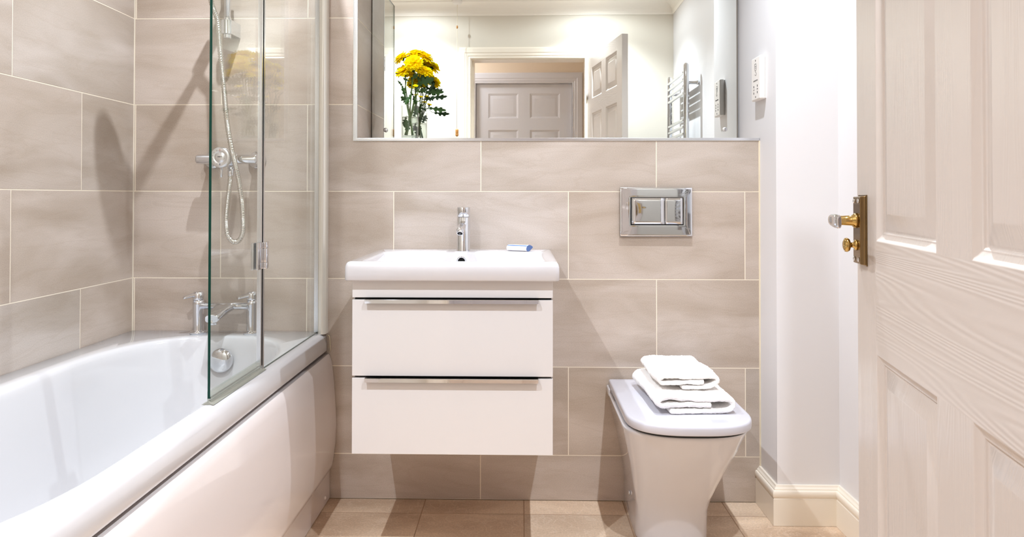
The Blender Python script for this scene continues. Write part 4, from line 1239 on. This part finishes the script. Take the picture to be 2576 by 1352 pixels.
def flower(label, heads, foot, leaves, seed, lean=(0, 0)):
    """heads: (px,py,y,axis,radius,bud)"""
    rnd = random.Random(seed)
    f0 = BOT + V((foot[0], foot[1], 0))
    t = thing('chrysanthemum', label, 'flower', f0, 0, None)
    neck = V((VX + foot[0] * -.35 + lean[0], VY + foot[1] * -.3 + lean[1], VT + .004))
    main = None
    for i, (px, py, y, ax, rad, bud) in enumerate(heads):
        c = pix(px, py, y); ax = V(ax).normalized()
        if i == 0:
            pts = bez(f0, f0.lerp(neck, .6), neck, neck.lerp(c, .35), 14)[:-1] + bez(neck.lerp(c, .35), neck.lerp(c, .6), c - ax * rad * 1.6, c - ax * rad * .3, 12)
            MB().tube(pts, [.0024 - .0009 * k / len(pts) for k in range(len(pts))], 8).build('stem', M['stem'], t)
            main = pts
        else:
            b0 = main[int(len(main) * .55)]
            pts = bez(b0, b0.lerp(c, .4) + V((0, 0, .006)), c - ax * rad * 1.5, c - ax * rad * .3, 10)
            MB().tube(pts, .0012, 8).build('side_stem', M['stem'], t)
        bloom(c, ax, rad, t, rnd, bud)
    for (x0, y0, d0, x1, y1, d1, sd, w) in leaves:
        a, b_ = pix(x0, y0, d0), pix(x1, y1, d1)
        # petiole to nearest stem point
        np_ = min(main, key=lambda q: (q - a).length)
        if (np_ - a).length > .003: MB().tube([np_, np_.lerp(a, .5), a], .0009, 6).build('leaf_stalk', M['stem'], t)
        leaf(a, b_, V(sd), t, w, .08)
d0 = VY
flower('yellow chrysanthemum with the largest bloom at the front centre of the vase', [(1040, 158, d0 - .030, (-.05, -.75, .55), .030, False), (1045, 218, d0 - .030, (.1, -.5, .9), .0125, True)], (-.010, -.008),
       [(1036, 235, d0 - .02, 1018, 262, d0 - .035, (.9, -.4, .1), .42), (1030, 205, d0 - .02, 1014, 196, d0 - .03, (.3, -.5, .8), .4), (1042, 228, d0 - .02, 1056, 216, d0 - .03, (.6, -.5, .6), .4), (1028, 330, d0 - .012, 1020, 300, d0 - .016, (1, -.2, 0), .5), (1034, 200, d0 - .01, 1052, 186, d0 - .02, (.2, -.5, .9), .36)], 1, (.0, -.008))
flower('yellow chrysanthemum with the highest bloom, behind the front centre one', [(1047, 138, d0 + .012, (.02, -.25, 1), .030, False)], (.006, .010),
       [(1046, 196, d0, 1078, 203, d0 - .02, (.1, -.3, 1), .42), (1050, 232, d0 + .01, 1074, 226, d0, (.3, -.4, .8), .42), (1044, 178, d0, 1030, 196, d0 + .01, (.8, -.4, .2), .4)], 2)
flower('yellow chrysanthemum with the bloom furthest up on the left', [(1011, 146, d0 - .004, (-.55, -.25, .8), .027, False)], (.012, -.004),
       [(1012, 192, d0 - .005, 995, 184, d0 - .012, (.2, -.3, 1), .3), (1016, 222, d0 - .01, 1001, 202, d0 - .02, (.8, -.3, .3), .2), (1014, 178, d0 - .002, 999, 172, d0 - .01, (.3, -.3, 1), .4)], 3, (-.004, 0))
flower('yellow chrysanthemum with the bloom furthest up on the right', [(1069, 144, d0 + .012, (.5, -.2, .9), .028, False)], (-.012, .008),
       [(1066, 232, d0 + .045, 1117, 233, d0 + .05, (.1, -.5, .9), .26), (1060, 214, d0 + .02, 1078, 190, d0 + .02, (.7, -.5, .3), .4)], 4, (.006, .006))
flower('yellow chrysanthemum whose bloom droops at lower left above the vase', [(1014, 180, d0 - .014, (-.35, -.45, .8), .027, False)], (.014, -.012),
       [(1030, 262, d0 - .014, 1009, 242, d0 - .024, (.9, -.3, .2), .5), (1020, 250, d0 - .01, 1012, 215, d0 - .015, (.9, -.3, 0), .22)], 5, (-.008, -.01))
flower('yellow chrysanthemum with the bloom at right below the top row', [(1069, 180, d0 - .006, (.35, -.4, .8), .026, False), (1034, 190, d0 + .012, (0, -.2, 1), .022, False)], (-.016, .002),
       [(1048, 212, d0 - .01, 1092, 199, d0 - .022, (.1, -.6, .8), .42)], 6, (.008, 0))
flower('short sprig with small yellow bud and low leaves at the right of the vase', [(1058, 245, d0 - .002, (.2, -.2, 1), .013, True), (1047, 240, d0 + .01, (-.1, -.2, 1), .011, True)], (-.018, -.004),
       [(1074, 271, d0 + .036, 1123, 279, d0 + .05, (.1, -.4, 1), .22), (1050, 262, d0, 1040, 250, d0 - .01, (1, -.2, .1), .5), (1034, 300, d0 - .012, 1020, 330, d0 - .012, (1, -.1, .1), .4), (1040, 296, d0 + .004, 1050, 272, d0, (1, -.1, .1), .5), (1022, 292, d0, 1016, 318, d0 + .006, (.8, .3, .1), .4)], 7, (.012, .002))

# ------------------------------------------------------------------ downlights
LIGHTS = [(-.77, 2.0), (.46, 2.0), (-.77, .80), (.46, .80)]
LAB = ['recessed ceiling downlight over the bath taps', 'recessed ceiling downlight above the toilet', 'recessed ceiling downlight over the near end of the bath', 'recessed ceiling downlight above the open door']
SPILL = .09
POW = [57, 57, 86, 86]
for (x, y), lab, pw in zip(LIGHTS, LAB, POW):
    t = thing('downlight', lab, 'ceiling light', (x, y, H), 0, 'recessed downlights in the bathroom ceiling')
    MB().lathe([(.026, -.001), (.028, -.004), (.042, -.004), (.044, -.0005)], (x, y, H), 'z', 32, cap=False).build('trim_ring', M['chrome'], t)
    MB().lathe([(.0255, -.0015), (.001, -.0015)], (x, y, H), 'z', 24).build('lens', M['lens'], t)
    ld = bpy.data.lights.new('lamp', 'SPOT'); ld.energy = pw; ld.color = (.93, 1.0, 1.09); ld.spot_size = radians(124); ld.spot_blend = 1.0; ld.shadow_soft_size = .014
    lo = bpy.data.objects.new('lamp', ld); COL.objects.link(lo); lo.parent = t; lo.location = (0, 0, -.012)
    l2 = ld.copy(); l2.energy = pw * SPILL; l2.spot_size = radians(174); l2.spot_blend = .35
    lp = bpy.data.objects.new('lamp_spill', l2); COL.objects.link(lp); lp.parent = t; lp.location = (0, 0, -.012)
# added glowing dome, out of view, to brighten the hallway
t = thing('hall_fill', 'unseen round ceiling fill light added to brighten the hallway', 'ceiling light', (-.9, -.15, H))
MB().lathe([(.11, -.0005), (.12, -.01), (.11, -.05), (.06, -.07), (.002, -.075)], (-.9, -.15, H), 'z', 32).build('fill_dome', emission('hall_fill_glow', (.90, .9, .98, 1), 46), t)

# ------------------------------------------------------------------ world, view
w = bpy.data.worlds.new('world'); S.world = w; w.use_nodes = True
w.node_tree.nodes['Background'].inputs[0].default_value = (.5, .5, .5, 1); w.node_tree.nodes['Background'].inputs[1].default_value = .2
S.view_settings.view_transform = 'Standard'; S.view_settings.look = 'None'; S.view_settings.gamma = 1; S.view_settings.use_curve_mapping = False
S.view_settings.exposure = 0.50
try:
    S.cycles.max_bounces = 14; S.cycles.diffuse_bounces = 8; S.cycles.glossy_bounces = 8; S.cycles.transparent_max_bounces = 24
    S.cycles.sample_clamp_indirect = 6; S.cycles.caustics_reflective = False
except Exception: pass
